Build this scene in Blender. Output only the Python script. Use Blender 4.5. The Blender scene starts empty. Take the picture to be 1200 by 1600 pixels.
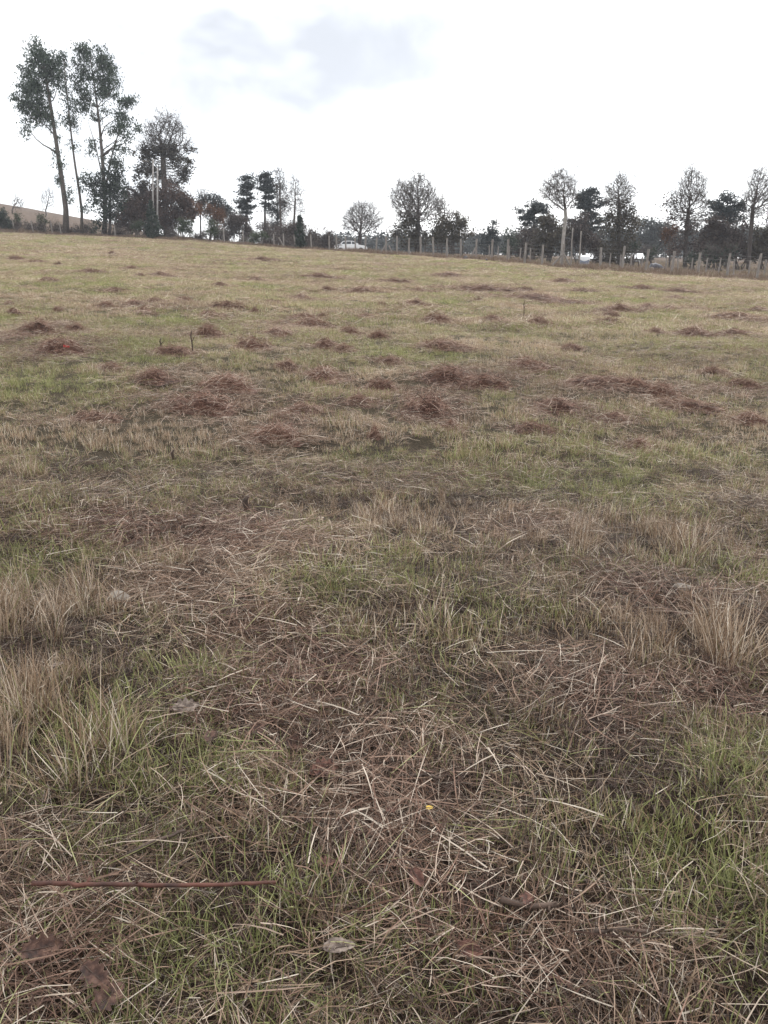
import bpy, math, random
import numpy as np
from mathutils import Vector

rng = np.random.default_rng(11)
random.seed(11)
SC = bpy.context.scene
COL = SC.collection
R = math.radians

# ------------------------------------------------------------------ camera
F = 1208.0                      # focal length in pixels of a 1200 x 1600 frame
PITCH = R(18.3)
EYE = 1.5
cam_d = bpy.data.cameras.new('camera')
cam_d.sensor_fit = 'VERTICAL'
cam_d.sensor_height = 36.0
cam_d.sensor_width = 36.0
cam_d.lens = 36.0 * F / 1600.0
cam_d.clip_start = 0.05
cam_d.clip_end = 5000
cam = bpy.data.objects.new('camera', cam_d)
cam.location = (0, 0, EYE)
cam.rotation_euler = (R(90) - PITCH, 0, 0)
COL.objects.link(cam)
SC.camera = cam

# ------------------------------------------------------------------ sky, sun, exposure
SUN_EL, SUN_AZ = R(48), R(35)
world = bpy.data.worlds.new('World')
SC.world = world
world.use_nodes = True
wn, wl = world.node_tree.nodes, world.node_tree.links
wn.clear()


def N(nodes, kind, **kw):
    n = nodes.new(kind)
    for k, v in kw.items():
        setattr(n, k, v)
    return n


def ramp(nodes, stops, interp='LINEAR'):
    n = nodes.new('ShaderNodeValToRGB')
    cr = n.color_ramp
    cr.interpolation = interp
    while len(cr.elements) > 1:
        cr.elements.remove(cr.elements[-1])
    for i, (p, c) in enumerate(stops):
        e = cr.elements[0] if i == 0 else cr.elements.new(p)
        e.position = p
        e.color = (*c, 1) if len(c) == 3 else c
    return n


w_out = N(wn, 'ShaderNodeOutputWorld')
w_tc = N(wn, 'ShaderNodeTexCoord')
w_sky = N(wn, 'ShaderNodeTexSky')
w_sky.sky_type = 'NISHITA'
w_sky.sun_disc = False
w_sky.sun_elevation = SUN_EL
w_sky.sun_rotation = SUN_AZ
w_bsky = N(wn, 'ShaderNodeBackground')
w_bsky.inputs['Strength'].default_value = 0.12
wl.new(w_sky.outputs[0], w_bsky.inputs['Color'])
# cloud deck: soft white with greyer, thinner banks
w_map = N(wn, 'ShaderNodeMapping')
w_map.inputs['Scale'].default_value = (1.0, 1.0, 2.2)
w_map.inputs['Location'].default_value = (0.35, 0.0, 0.1)
wl.new(w_tc.outputs['Generated'], w_map.inputs['Vector'])
w_n = N(wn, 'ShaderNodeTexNoise')
w_n.inputs['Scale'].default_value = 2.6
w_n.inputs['Detail'].default_value = 5
w_n.inputs['Roughness'].default_value = 0.5
wl.new(w_map.outputs[0], w_n.inputs['Vector'])
w_r1 = ramp(wn, [(0.30, (0.42, 0.446, 0.48)), (0.44, (0.78, 0.80, 0.82)), (0.62, (1.02, 1.02, 1.02))])
wl.new(w_n.outputs['Fac'], w_r1.inputs[0])
# grey bank ahead (real direction in the sky), broken by noise
p_dir = Vector((-0.15, 0.96, 0.235)).normalized()


def bank(direction, r0, r1, sx=1.0, sz=1.0):
    sub = N(wn, 'ShaderNodeVectorMath', operation='SUBTRACT')
    nz = N(wn, 'ShaderNodeTexNoise')
    nz.inputs['Scale'].default_value = 5.5
    nz.inputs['Detail'].default_value = 6
    nz.inputs['Roughness'].default_value = 0.55
    wl.new(w_tc.outputs['Generated'], nz.inputs['Vector'])
    wv = N(wn, 'ShaderNodeVectorMath', operation='MULTIPLY_ADD')
    wl.new(nz.outputs['Color'], wv.inputs[0])
    wv.inputs[1].default_value = (0.55, 0.0, 0.40)
    wl.new(w_tc.outputs['Generated'], wv.inputs[2])
    wc = N(wn, 'ShaderNodeVectorMath', operation='SUBTRACT')
    wl.new(wv.outputs[0], wc.inputs[0])
    wc.inputs[1].default_value = (0.275, 0.0, 0.20)
    wl.new(wc.outputs[0], sub.inputs[0])
    sub.inputs[1].default_value = direction
    sc = N(wn, 'ShaderNodeVectorMath', operation='MULTIPLY')
    wl.new(sub.outputs[0], sc.inputs[0])
    sc.inputs[1].default_value = (sx, 1.0, sz)
    ln = N(wn, 'ShaderNodeVectorMath', operation='LENGTH')
    wl.new(sc.outputs[0], ln.inputs[0])
    mr = N(wn, 'ShaderNodeMapRange')
    mr.interpolation_type = 'SMOOTHSTEP'
    mr.inputs['From Min'].default_value = r0
    mr.inputs['From Max'].default_value = r1
    mr.inputs['To Min'].default_value = 1
    mr.inputs['To Max'].default_value = 0
    wl.new(ln.outputs['Value'], mr.inputs['Value'])
    return mr


w_b1 = bank(p_dir, 0.05, 0.33, 1.05, 1.4)
w_n2 = N(wn, 'ShaderNodeTexNoise')
w_n2.inputs['Scale'].default_value = 3.6
w_n2.inputs['Detail'].default_value = 4
wl.new(w_map.outputs[0], w_n2.inputs['Vector'])
w_r2 = ramp(wn, [(0.34, (0.25, 0.25, 0.25)), (0.50, (1, 1, 1))])
wl.new(w_n2.outputs['Fac'], w_r2.inputs[0])
w_m1 = N(wn, 'ShaderNodeMath', operation='MULTIPLY')
wl.new(w_b1.outputs[0], w_m1.inputs[0])
wl.new(w_r2.outputs[0], w_m1.inputs[1])
w_mix = N(wn, 'ShaderNodeMix', data_type='RGBA')
wl.new(w_m1.outputs[0], w_mix.inputs['Factor'])
wl.new(w_r1.outputs[0], w_mix.inputs[6])
w_mix.inputs[7].default_value = (0.375, 0.388, 0.415, 1)
w_bcl = N(wn, 'ShaderNodeBackground')
w_bcl.inputs['Strength'].default_value = 1.12
wl.new(w_mix.outputs[2], w_bcl.inputs['Color'])
w_ms = N(wn, 'ShaderNodeMixShader')
w_ms.inputs[0].default_value = 0.93
wl.new(w_bsky.outputs[0], w_ms.inputs[1])
wl.new(w_bcl.outputs[0], w_ms.inputs[2])
wl.new(w_ms.outputs[0], w_out.inputs['Surface'])

sun_d = bpy.data.lights.new('sun', 'SUN')
sun_d.energy = 1.4
sun_d.angle = R(25)
sun_d.color = (1.0, 0.97, 0.92)
sun = bpy.data.objects.new('sun', sun_d)
sdir = Vector((math.sin(SUN_AZ) * math.cos(SUN_EL), math.cos(SUN_AZ) * math.cos(SUN_EL), math.sin(SUN_EL)))
sun.rotation_euler = (-sdir).to_track_quat('-Z', 'Y').to_euler()
sun.location = sdir * 60
COL.objects.link(sun)

vs = SC.view_settings
vs.view_transform = 'Standard'
vs.look = 'None'
vs.gamma = 1.0
vs.exposure = 0.95
vs.use_curve_mapping = False
SC.render.engine = 'CYCLES'
cy = SC.cycles
cy.max_bounces = 4
cy.diffuse_bounces = 2
cy.glossy_bounces = 2
cy.transmission_bounces = 3
cy.volume_bounces = 0
cy.use_adaptive_sampling = True
cy.adaptive_threshold = 0.02
cy.use_denoising = True
cy.denoising_prefilter = 'ACCURATE'
cy.denoising_quality = 'HIGH'

# ------------------------------------------------------------------ helpers: pixels to places, terrain
CP, SP = math.cos(PITCH), math.sin(PITCH)


def P(u, v, Y):
    """point at ground distance Y that the lens sees at (u, v)"""
    a, b = (u - 600) / F, (800 - v) / F
    d = np.array([a, CP + SP * b, -SP + CP * b])
    return np.array([0, 0, EYE]) + d * (Y / d[1])


def px(Y):
    return Y / (1.053 * F)       # metres per photo pixel near the horizon at distance Y


def hash2(ix, iy, seed):
    n = (ix.astype(np.int64) * 374761393 + iy.astype(np.int64) * 668265263 + seed * 974634777) & 0x7fffffff
    n = (n ^ (n >> 13)) * 1274126177 & 0x7fffffff
    return ((n ^ (n >> 16)) & 0xffff) / 65535.0


def vnoise(x, y, seed=0):
    x, y = np.asarray(x, float), np.asarray(y, float)
    ix, iy = np.floor(x), np.floor(y)
    fx, fy = x - ix, y - iy
    fx, fy = fx * fx * (3 - 2 * fx), fy * fy * (3 - 2 * fy)
    a, b = hash2(ix, iy, seed), hash2(ix + 1, iy, seed)
    c, d = hash2(ix, iy + 1, seed), hash2(ix + 1, iy + 1, seed)
    return (a * (1 - fx) + b * fx) * (1 - fy) + (c * (1 - fx) + d * fx) * fy


def fbm(x, y, seed=0, octv=3):
    s, a, t = 0.0, 0.5, 0.0
    for k in range(octv):
        s = s + a * vnoise(x * 2 ** k, y * 2 ** k, seed + 17 * k)
        t += a
        a *= 0.5
    return s / t


FENCE = [(-400, 348, 104), (-150, 355, 100), (0, 362, 96), (200, 371, 95), (350, 380, 90), (500, 392, 82), (620, 399, 74),
         (760, 407, 66), (880, 418, 60), (1040, 428, 55), (1200, 438, 50), (1400, 450, 45), (1600, 462, 41)]
FA = np.array([P(u, v, Y)[0] / Y for u, v, Y in FENCE])
FY = np.array([Y for u, v, Y in FENCE], float)
FZ = np.array([P(u, v, Y)[2] for u, v, Y in FENCE])
HILL = [(-400, 26), (-150, 18), (0, 13.8), (60, 12.2), (140, 10.0), (250, 6.5), (400, 4.2), (550, 2.6), (800, 1.8), (1200, 0.8), (1600, 0.2)]
HA = np.array([P(u, 400, 200)[0] / 200 for u, z in HILL])
HZ = np.array([z for u, z in HILL], float)


def height(x, y):
    x, y = np.asarray(x, float), np.asarray(y, float)
    yy = np.maximum(y, 0.0)
    a = np.clip(x / np.maximum(y, 2.0), -1.0, 1.0)
    fy, fz, hz = np.interp(a, FA, FY), np.interp(a, FA, FZ), np.interp(a, HA, HZ)
    t = yy / fy
    h1 = fz * np.power(np.minimum(t, 1), 1.3)
    s = np.clip((yy - fy) / (200 - fy), 0, 1)
    h2 = (hz - fz) * (0.35 * s + 0.65 * s * s * (3 - 2 * s))
    r = np.hypot(x, y)
    mic = (fbm(x * 0.9, y * 0.9, 3) - 0.5) * 0.16 + (fbm(x * 3.1, y * 3.1, 5, 2) - 0.5) * 0.05
    big = (fbm(x * 0.16, y * 0.16, 9, 2) - 0.5) * 0.30 * np.clip(r / 10, 0, 1)
    return h1 + h2 + mic / (1 + r / 25) + big


def hz1(x, y):
    return float(height(np.array([x]), np.array([y]))[0])


def G(u, v, lift=0.0):
    """where the ray through photo pixel (u, v) meets the ground"""
    a, b = (u - 600) / F, (800 - v) / F
    d = np.array([a, CP + SP * b, -SP + CP * b])
    y = np.concatenate([np.linspace(0.5, 12, 600), np.linspace(12, 110, 900)])
    zr = EYE + d[2] / d[1] * y
    below = zr < height(d[0] / d[1] * y, y) + lift
    k = int(np.argmax(below)) if below.any() else len(y) - 1
    yy = y[k]
    x = d[0] / d[1] * yy
    return np.array([x, yy, hz1(x, yy)])


def foot(u, Y):
    x = P(u, 400, Y)[0]
    return np.array([x, Y, hz1(x, Y)])


# ------------------------------------------------------------------ helpers: meshes
class MB:
    """collects quads/triangles with per-vertex random values, builds ONE mesh object"""

    def __init__(self):
        self.v, self.q, self.t, self.a, self.b, self.n = [], [], [], [], [], 0

    def add(self, v, quads=None, tris=None, a=None, b=None):
        v = np.asarray(v, np.float32).reshape(-1, 3)
        self.v.append(v)
        m = len(v)
        self.a.append(np.broadcast_to(np.asarray(0.5 if a is None else a, np.float32), (m,)))
        self.b.append(np.broadcast_to(np.asarray(0.5 if b is None else b, np.float32), (m,)))
        if quads is not None and len(quads):
            self.q.append(np.asarray(quads, np.int64).reshape(-1, 4) + self.n)
        if tris is not None and len(tris):
            self.t.append(np.asarray(tris, np.int64).reshape(-1, 3) + self.n)
        self.n += m

    def mesh(self, name, mat, smooth=False):
        me = bpy.data.meshes.new(name)
        v = np.concatenate(self.v)
        q = np.concatenate(self.q) if self.q else np.zeros((0, 4), np.int64)
        t = np.concatenate(self.t) if self.t else np.zeros((0, 3), np.int64)
        me.vertices.add(len(v))
        me.vertices.foreach_set('co', v.ravel())
        loops = np.concatenate([q.ravel(), t.ravel()]).astype(np.int32)
        me.loops.add(len(loops))
        me.loops.foreach_set('vertex_index', loops)
        npoly = len(q) + len(t)
        st = np.concatenate([np.arange(len(q)) * 4, len(q) * 4 + np.arange(len(t)) * 3]).astype(np.int32)
        me.polygons.add(npoly)
        me.polygons.foreach_set('loop_start', st)
        me.polygons.foreach_set('use_smooth', np.full(npoly, smooth))
        for nm, arr in (('bl', self.a), ('bl2', self.b)):
            at = me.attributes.new(nm, 'FLOAT', 'POINT')
            at.data.foreach_set('value', np.concatenate(arr).astype(np.float32))
        me.update(calc_edges=True)
        me.materials.append(mat)
        return me

    def build(self, name, mat, parent=None, smooth=False):
        return link(name, self.mesh(name, mat, smooth), parent)

    # ---- shapes
    def tube(self, pts, radii, n=6, cap=True, a=None, b=None):
        pts = np.asarray(pts, float)
        k = len(pts)
        radii = np.broadcast_to(np.asarray(radii, float), (k,))
        tan = np.gradient(pts, axis=0)
        tan /= np.linalg.norm(tan, axis=1, keepdims=True) + 1e-9
        ref = np.array([0, 0, 1.0]) if abs(tan[0][2]) < 0.8 else np.array([1.0, 0, 0])
        s = np.cross(tan, ref)
        s /= np.linalg.norm(s, axis=1, keepdims=True) + 1e-9
        w = np.cross(s, tan)
        ang = np.arange(n) / n * 2 * math.pi
        ring = pts[:, None] + radii[:, None, None] * (np.cos(ang)[None, :, None] * s[:, None] + np.sin(ang)[None, :, None] * w[:, None])
        i, j = np.meshgrid(np.arange(k - 1), np.arange(n), indexing='ij')
        j2 = (j + 1) % n
        q = np.stack([i * n + j, i * n + j2, (i + 1) * n + j2, (i + 1) * n + j], -1).reshape(-1, 4)
        v = ring.reshape(-1, 3)
        tr = None
        if cap:
            v = np.concatenate([v, pts[:1], pts[-1:]])
            c0, c1 = k * n, k * n + 1
            jj = np.arange(n)
            tr = np.concatenate([np.stack([np.full(n, c0), (jj + 1) % n, jj], -1),
                                 np.stack([np.full(n, c1), (k - 1) * n + jj, (k - 1) * n + (jj + 1) % n], -1)])
        self.add(v, q, tr, a, b)

    def box(self, lo, hi, a=None):
        x0, y0, z0 = lo
        x1, y1, z1 = hi
        v = [(x0, y0, z0), (x1, y0, z0), (x1, y1, z0), (x0, y1, z0), (x0, y0, z1), (x1, y0, z1), (x1, y1, z1), (x0, y1, z1)]
        self.add(v, [(0, 3, 2, 1), (4, 5, 6, 7), (0, 1, 5, 4), (1, 2, 6, 5), (2, 3, 7, 6), (3, 0, 4, 7)], a=a)

    def leaves(self, c, size, up=0.25, droop=False):
        """random little quads at points c"""
        c = np.asarray(c, float)
        n = len(c)
        size = np.broadcast_to(np.asarray(size, float), (n,)) * rng.uniform(0.6, 1.3, n)
        d1 = rng.normal(size=(n, 3))
        d1[:, 2] *= 0.6
        if droop:
            d1[:, 2] -= 1.2
        d1 /= np.linalg.norm(d1, axis=1, keepdims=True)
        d2 = np.cross(d1, rng.normal(size=(n, 3)))
        d2 /= np.linalg.norm(d2, axis=1, keepdims=True) + 1e-9
        L, W = size[:, None] * 0.5, size[:, None] * (0.2 if droop else 0.34)
        v = np.stack([c - d1 * L, c + d2 * W, c + d1 * L, c - d2 * W], 1).reshape(-1, 3)
        q = np.arange(n * 4).reshape(-1, 4)
        r = np.repeat(rng.random(n), 4)
        self.add(v, q, None, r, np.repeat(rng.random(n), 4))

    def needles(self, p0, p1, w):
        """thin pointed ribbons p0 -> p1"""
        p0, p1 = np.asarray(p0, float), np.asarray(p1, float)
        n = len(p0)
        d = p1 - p0
        s = np.cross(d, rng.normal(size=(n, 3)))
        s /= np.linalg.norm(s, axis=1, keepdims=True) + 1e-9
        w = np.broadcast_to(np.asarray(w, float), (n,))[:, None]
        v = np.stack([p0 - s * w / 2, p0 + s * w / 2, p1], 1).reshape(-1, 3)
        self.add(v, None, np.arange(n * 3).reshape(-1, 3), np.repeat(rng.random(n), 3), np.repeat(rng.random(n), 3))

    def blades(self, root, az, L, th0, th1, w, k=3, sway=0.0):
        """ribbons that start at root, lean towards azimuth az, angle from vertical th0 -> th1"""
        n = len(root)
        t = (np.arange(k) + 0.5) / k
        th = th0[:, None] + (th1 - th0)[:, None] * t[None]
        azs = az[:, None] + sway * rng.normal(size=(n, 1)) * (t[None] - 0.3)
        st = (L / k)[:, None, None] * np.stack([np.sin(th) * np.cos(azs), np.sin(th) * np.sin(azs), np.cos(th)], -1)
        pts = np.concatenate([root[:, None], root[:, None] + np.cumsum(st, 1)], 1)       # n,k+1,3
        sa = az + math.pi / 2 + rng.normal(size=n) * 0.5
        tilt = rng.normal(size=n) * 0.5
        sd = np.stack([np.cos(sa) * np.cos(tilt), np.sin(sa) * np.cos(tilt), np.sin(tilt)], -1)
        prof = np.interp(np.arange(k + 1) / k, [0, 0.55, 1], [0.9, 1.0, 0.12])
        off = sd[:, None] * (w[:, None] * prof[None])[..., None] / 2
        v = np.stack([pts - off, pts + off], 2).reshape(-1, 3)
        base = (np.arange(n) * (k + 1) * 2)[:, None] + np.arange(k)[None] * 2
        q = np.stack([base, base + 1, base + 3, base + 2], -1).reshape(-1, 4)
        self.add(v, q, None, np.repeat(rng.random(n), (k + 1) * 2), np.repeat(rng.random(n), (k + 1) * 2))


def link(name, data, parent=None):
    o = bpy.data.objects.new(name, data)
    COL.objects.link(o)
    if parent is not None:
        o.parent = parent
    return o


def tag(o, label, cat, group=None):
    o['label'] = label
    o['category'] = cat
    if group:
        o['group'] = group
    return o


def thing(name, label, cat, loc, rz=0.0, group=None):
    o = link(name, None)
    o.location = loc
    o.rotation_euler = (0, 0, rz)
    o.empty_display_size = 0.2
    return tag(o, label, cat, group)


# ------------------------------------------------------------------ helpers: materials
def leaf_mat(name, stops, rough=0.65, transl=0.25, attr='bl'):
    m = bpy.data.materials.new(name)
    m.use_nodes = True
    nt = m.node_tree
    nt.nodes.clear()
    out = N(nt.nodes, 'ShaderNodeOutputMaterial')
    at = N(nt.nodes, 'ShaderNodeAttribute', attribute_name=attr)
    oi = N(nt.nodes, 'ShaderNodeObjectInfo')
    ad = N(nt.nodes, 'ShaderNodeMath', operation='MULTIPLY_ADD')
    nt.links.new(oi.outputs['Random'], ad.inputs[0])
    ad.inputs[1].default_value = 0.2
    nt.links.new(at.outputs['Fac'], ad.inputs[2])
    sb = N(nt.nodes, 'ShaderNodeMath', operation='SUBTRACT')
    nt.links.new(ad.outputs[0], sb.inputs[0])
    sb.inputs[1].default_value = 0.1
    cr = ramp(nt.nodes, stops)
    nt.links.new(sb.outputs[0], cr.inputs[0])
    pb = N(nt.nodes, 'ShaderNodeBsdfPrincipled')
    pb.inputs['Roughness'].default_value = rough
    pb.inputs['Specular IOR Level'].default_value = 0.25
    nt.links.new(cr.outputs[0], pb.inputs['Base Color'])
    last = pb
    if transl > 0:
        tr = N(nt.nodes, 'ShaderNodeBsdfTranslucent')
        nt.links.new(cr.outputs[0], tr.inputs['Color'])
        mx = N(nt.nodes, 'ShaderNodeMixShader')
        mx.inputs[0].default_value = transl
        nt.links.new(pb.outputs[0], mx.inputs[1])
        nt.links.new(tr.outputs[0], mx.inputs[2])
        last = mx
    nt.links.new(last.outputs[0], out.inputs['Surface'])
    return m


def noise_mat(name, stops, scale=4.0, rough=0.85, detail=5, stretch=(1, 1, 1), bump=0.0, spec=0.3, metal=0.0):
    m = bpy.data.materials.new(name)
    m.use_nodes = True
    nt = m.node_tree
    pb = nt.nodes['Principled BSDF']
    tc = N(nt.nodes, 'ShaderNodeTexCoord')
    mp = N(nt.nodes, 'ShaderNodeMapping')
    mp.inputs['Scale'].default_value = stretch
    nt.links.new(tc.outputs['Object'], mp.inputs['Vector'])
    nz = N(nt.nodes, 'ShaderNodeTexNoise')
    nz.inputs['Scale'].default_value = scale
    nz.inputs['Detail'].default_value = detail
    nt.links.new(mp.outputs[0], nz.inputs['Vector'])
    cr = ramp(nt.nodes, stops)
    nt.links.new(nz.outputs['Fac'], cr.inputs[0])
    nt.links.new(cr.outputs[0], pb.inputs['Base Color'])
    pb.inputs['Roughness'].default_value = rough
    pb.inputs['Specular IOR Level'].default_value = spec
    pb.inputs['Metallic'].default_value = metal
    if bump:
        bp = N(nt.nodes, 'ShaderNodeBump')
        bp.inputs['Strength'].default_value = bump
        bp.inputs['Distance'].default_value = 0.02
        nt.links.new(nz.outputs['Fac'], bp.inputs['Height'])
        nt.links.new(bp.outputs[0], pb.inputs['Normal'])
    return m


GREEN = [(0.0, (0.085, 0.095, 0.035)), (0.35, (0.175, 0.185, 0.066)), (0.7, (0.29, 0.295, 0.12)), (1.0, (0.42, 0.415, 0.21))]
DRY = [(0.0, (0.135, 0.083, 0.052)), (0.42, (0.33, 0.235, 0.15)), (0.80, (0.50, 0.405, 0.30)), (1.0, (0.67, 0.60, 0.50))]
HAY = [(0.0, (0.026, 0.012, 0.008)), (0.45, (0.115, 0.058, 0.040)), (0.78, (0.26, 0.158, 0.115)), (0.93, (0.42, 0.33, 0.26)), (1.0, (0.58, 0.50, 0.41))]
HEAP = [(0.0, (0.042, 0.020, 0.014)), (0.42, (0.165, 0.084, 0.06)), (0.80, (0.34, 0.215, 0.16)), (1.0, (0.58, 0.48, 0.39))]


def grass_material():
    m = bpy.data.materials.new('field_grass')
    m.use_nodes = True
    nt = m.node_tree
    nt.nodes.clear()
    ln = nt.links.new
    out = N(nt.nodes, 'ShaderNodeOutputMaterial')
    fi = N(nt.nodes, 'ShaderNodeAttribute', attribute_type='INSTANCER', attribute_name='field')
    sp = N(nt.nodes, 'ShaderNodeSeparateXYZ')
    ln(fi.outputs['Vector'], sp.inputs[0])
    a1 = N(nt.nodes, 'ShaderNodeAttribute', attribute_name='bl')
    a2 = N(nt.nodes, 'ShaderNodeAttribute', attribute_name='bl2')
    cg, cd, ch = ramp(nt.nodes, GREEN), ramp(nt.nodes, DRY), ramp(nt.nodes, HAY)
    for c in (cg, cd, ch):
        ln(a2.outputs['Fac'], c.inputs[0])
    m1 = N(nt.nodes, 'ShaderNodeMix', data_type='RGBA')
    ln(sp.outputs['Y'], m1.inputs['Factor'])
    ln(cd.outputs[0], m1.inputs[6])
    ln(ch.outputs[0], m1.inputs[7])
    lt = N(nt.nodes, 'ShaderNodeMath', operation='LESS_THAN')
    ln(a1.outputs['Fac'], lt.inputs[0])
    ln(sp.outputs['X'], lt.inputs[1])
    m2 = N(nt.nodes, 'ShaderNodeMix', data_type='RGBA')
    ln(lt.outputs[0], m2.inputs['Factor'])
    ln(m1.outputs[2], m2.inputs[6])
    ln(cg.outputs[0], m2.inputs[7])
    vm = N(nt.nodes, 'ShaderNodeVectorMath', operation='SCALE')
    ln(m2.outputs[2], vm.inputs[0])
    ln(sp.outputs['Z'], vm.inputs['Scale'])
    pb = N(nt.nodes, 'ShaderNodeBsdfPrincipled')
    pb.inputs['Roughness'].default_value = 0.6
    pb.inputs['Specular IOR Level'].default_value = 0.3
    ln(vm.outputs[0], pb.inputs['Base Color'])
    tr = N(nt.nodes, 'ShaderNodeBsdfTranslucent')
    ln(vm.outputs[0], tr.inputs['Color'])
    mx = N(nt.nodes, 'ShaderNodeMixShader')
    mx.inputs[0].default_value = 0.25
    ln(pb.outputs[0], mx.inputs[1])
    ln(tr.outputs[0], mx.inputs[2])
    ln(mx.outputs[0], out.inputs['Surface'])
    return m


M_GRASS = grass_material()
M_HAY = leaf_mat('cut_hay', HEAP, 0.7, 0.15, 'bl2')
M_EUC = leaf_mat('eucalyptus_leaf', [(0, (0.018, 0.032, 0.022)), (0.5, (0.04, 0.062, 0.04)), (1, (0.085, 0.11, 0.075))], 0.5, 0.2)
M_DARK = leaf_mat('dark_evergreen', [(0, (0.012, 0.02, 0.015)), (0.6, (0.028, 0.042, 0.028)), (1, (0.055, 0.07, 0.045))], 0.6, 0.15)
M_PINE = leaf_mat('pine_needles', [(0, (0.016, 0.022, 0.024)), (0.6, (0.035, 0.045, 0.045)), (1, (0.06, 0.07, 0.062))], 0.6, 0.15)
M_OLIVE = leaf_mat('brown_olive_leaf', [(0, (0.028, 0.024, 0.017)), (0.5, (0.058, 0.05, 0.033)), (1, (0.105, 0.088, 0.058))], 0.7, 0.2)
M_BROWN = leaf_mat('brown_thicket', [(0, (0.028, 0.021, 0.019)), (0.5, (0.062, 0.046, 0.04)), (1, (0.12, 0.09, 0.075))], 0.8, 0.15)
M_RUST = leaf_mat('rust_leaf', [(0, (0.05, 0.024, 0.014)), (0.5, (0.105, 0.05, 0.026)), (1, (0.17, 0.085, 0.045))], 0.7, 0.25)
M_DULL = leaf_mat('dull_rust_thicket', [(0, (0.034, 0.022, 0.018)), (0.5, (0.072, 0.044, 0.034)), (1, (0.13, 0.082, 0.062))], 0.8, 0.15)
M_SHRUB = leaf_mat('green_shrub', [(0, (0.02, 0.03, 0.016)), (0.6, (0.045, 0.062, 0.03)), (1, (0.08, 0.10, 0.05))], 0.6, 0.2)
M_BLUE = leaf_mat('far_foliage', [(0, (0.03, 0.035, 0.035)), (0.6, (0.05, 0.057, 0.052)), (1, (0.08, 0.085, 0.075))], 0.7, 0.15)
M_TWIG = leaf_mat('bare_twigs', [(0, (0.045, 0.036, 0.032)), (0.6, (0.085, 0.07, 0.062)), (1, (0.14, 0.12, 0.105))], 0.85, 0.0)
M_BARK = noise_mat('grey_brown_bark', [(0.3, (0.05, 0.04, 0.034)), (0.7, (0.13, 0.11, 0.095))], 6, stretch=(3, 3, 0.6), bump=0.5)
M_DBARK = noise_mat('dark_bark', [(0.3, (0.025, 0.02, 0.018)), (0.7, (0.07, 0.058, 0.05))], 6, stretch=(3, 3, 0.6), bump=0.5)
M_PBARK = noise_mat('pale_bark', [(0.3, (0.16, 0.14, 0.125)), (0.7, (0.36, 0.335, 0.31))], 5, stretch=(3, 3, 0.8), bump=0.3)
M_POST = noise_mat('weathered_wood', [(0.3, (0.13, 0.11, 0.10)), (0.7, (0.28, 0.255, 0.23))], 7, stretch=(4, 4, 0.5), bump=0.4)
M_RAIL = noise_mat('dark_wood', [(0.3, (0.035, 0.03, 0.027)), (0.7, (0.09, 0.08, 0.07))], 7, bump=0.3)
M_WIRE = noise_mat('fence_wire', [(0.3, (0.13, 0.12, 0.115)), (0.7, (0.24, 0.23, 0.22))], 9, rough=0.6, metal=0.4)
M_STICK = noise_mat('red_brown_stick', [(0.35, (0.026, 0.013, 0.010)), (0.65, (0.10, 0.038, 0.026))], 14, rough=0.6, bump=0.4)
M_DSTICK = noise_mat('dark_stick', [(0.3, (0.03, 0.02, 0.015)), (0.7, (0.09, 0.06, 0.045))], 14, rough=0.7, bump=0.4)
M_CONC = noise_mat('pale_pole', [(0.3, (0.19, 0.175, 0.165)), (0.7, (0.32, 0.30, 0.285))], 3, rough=0.8)

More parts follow.
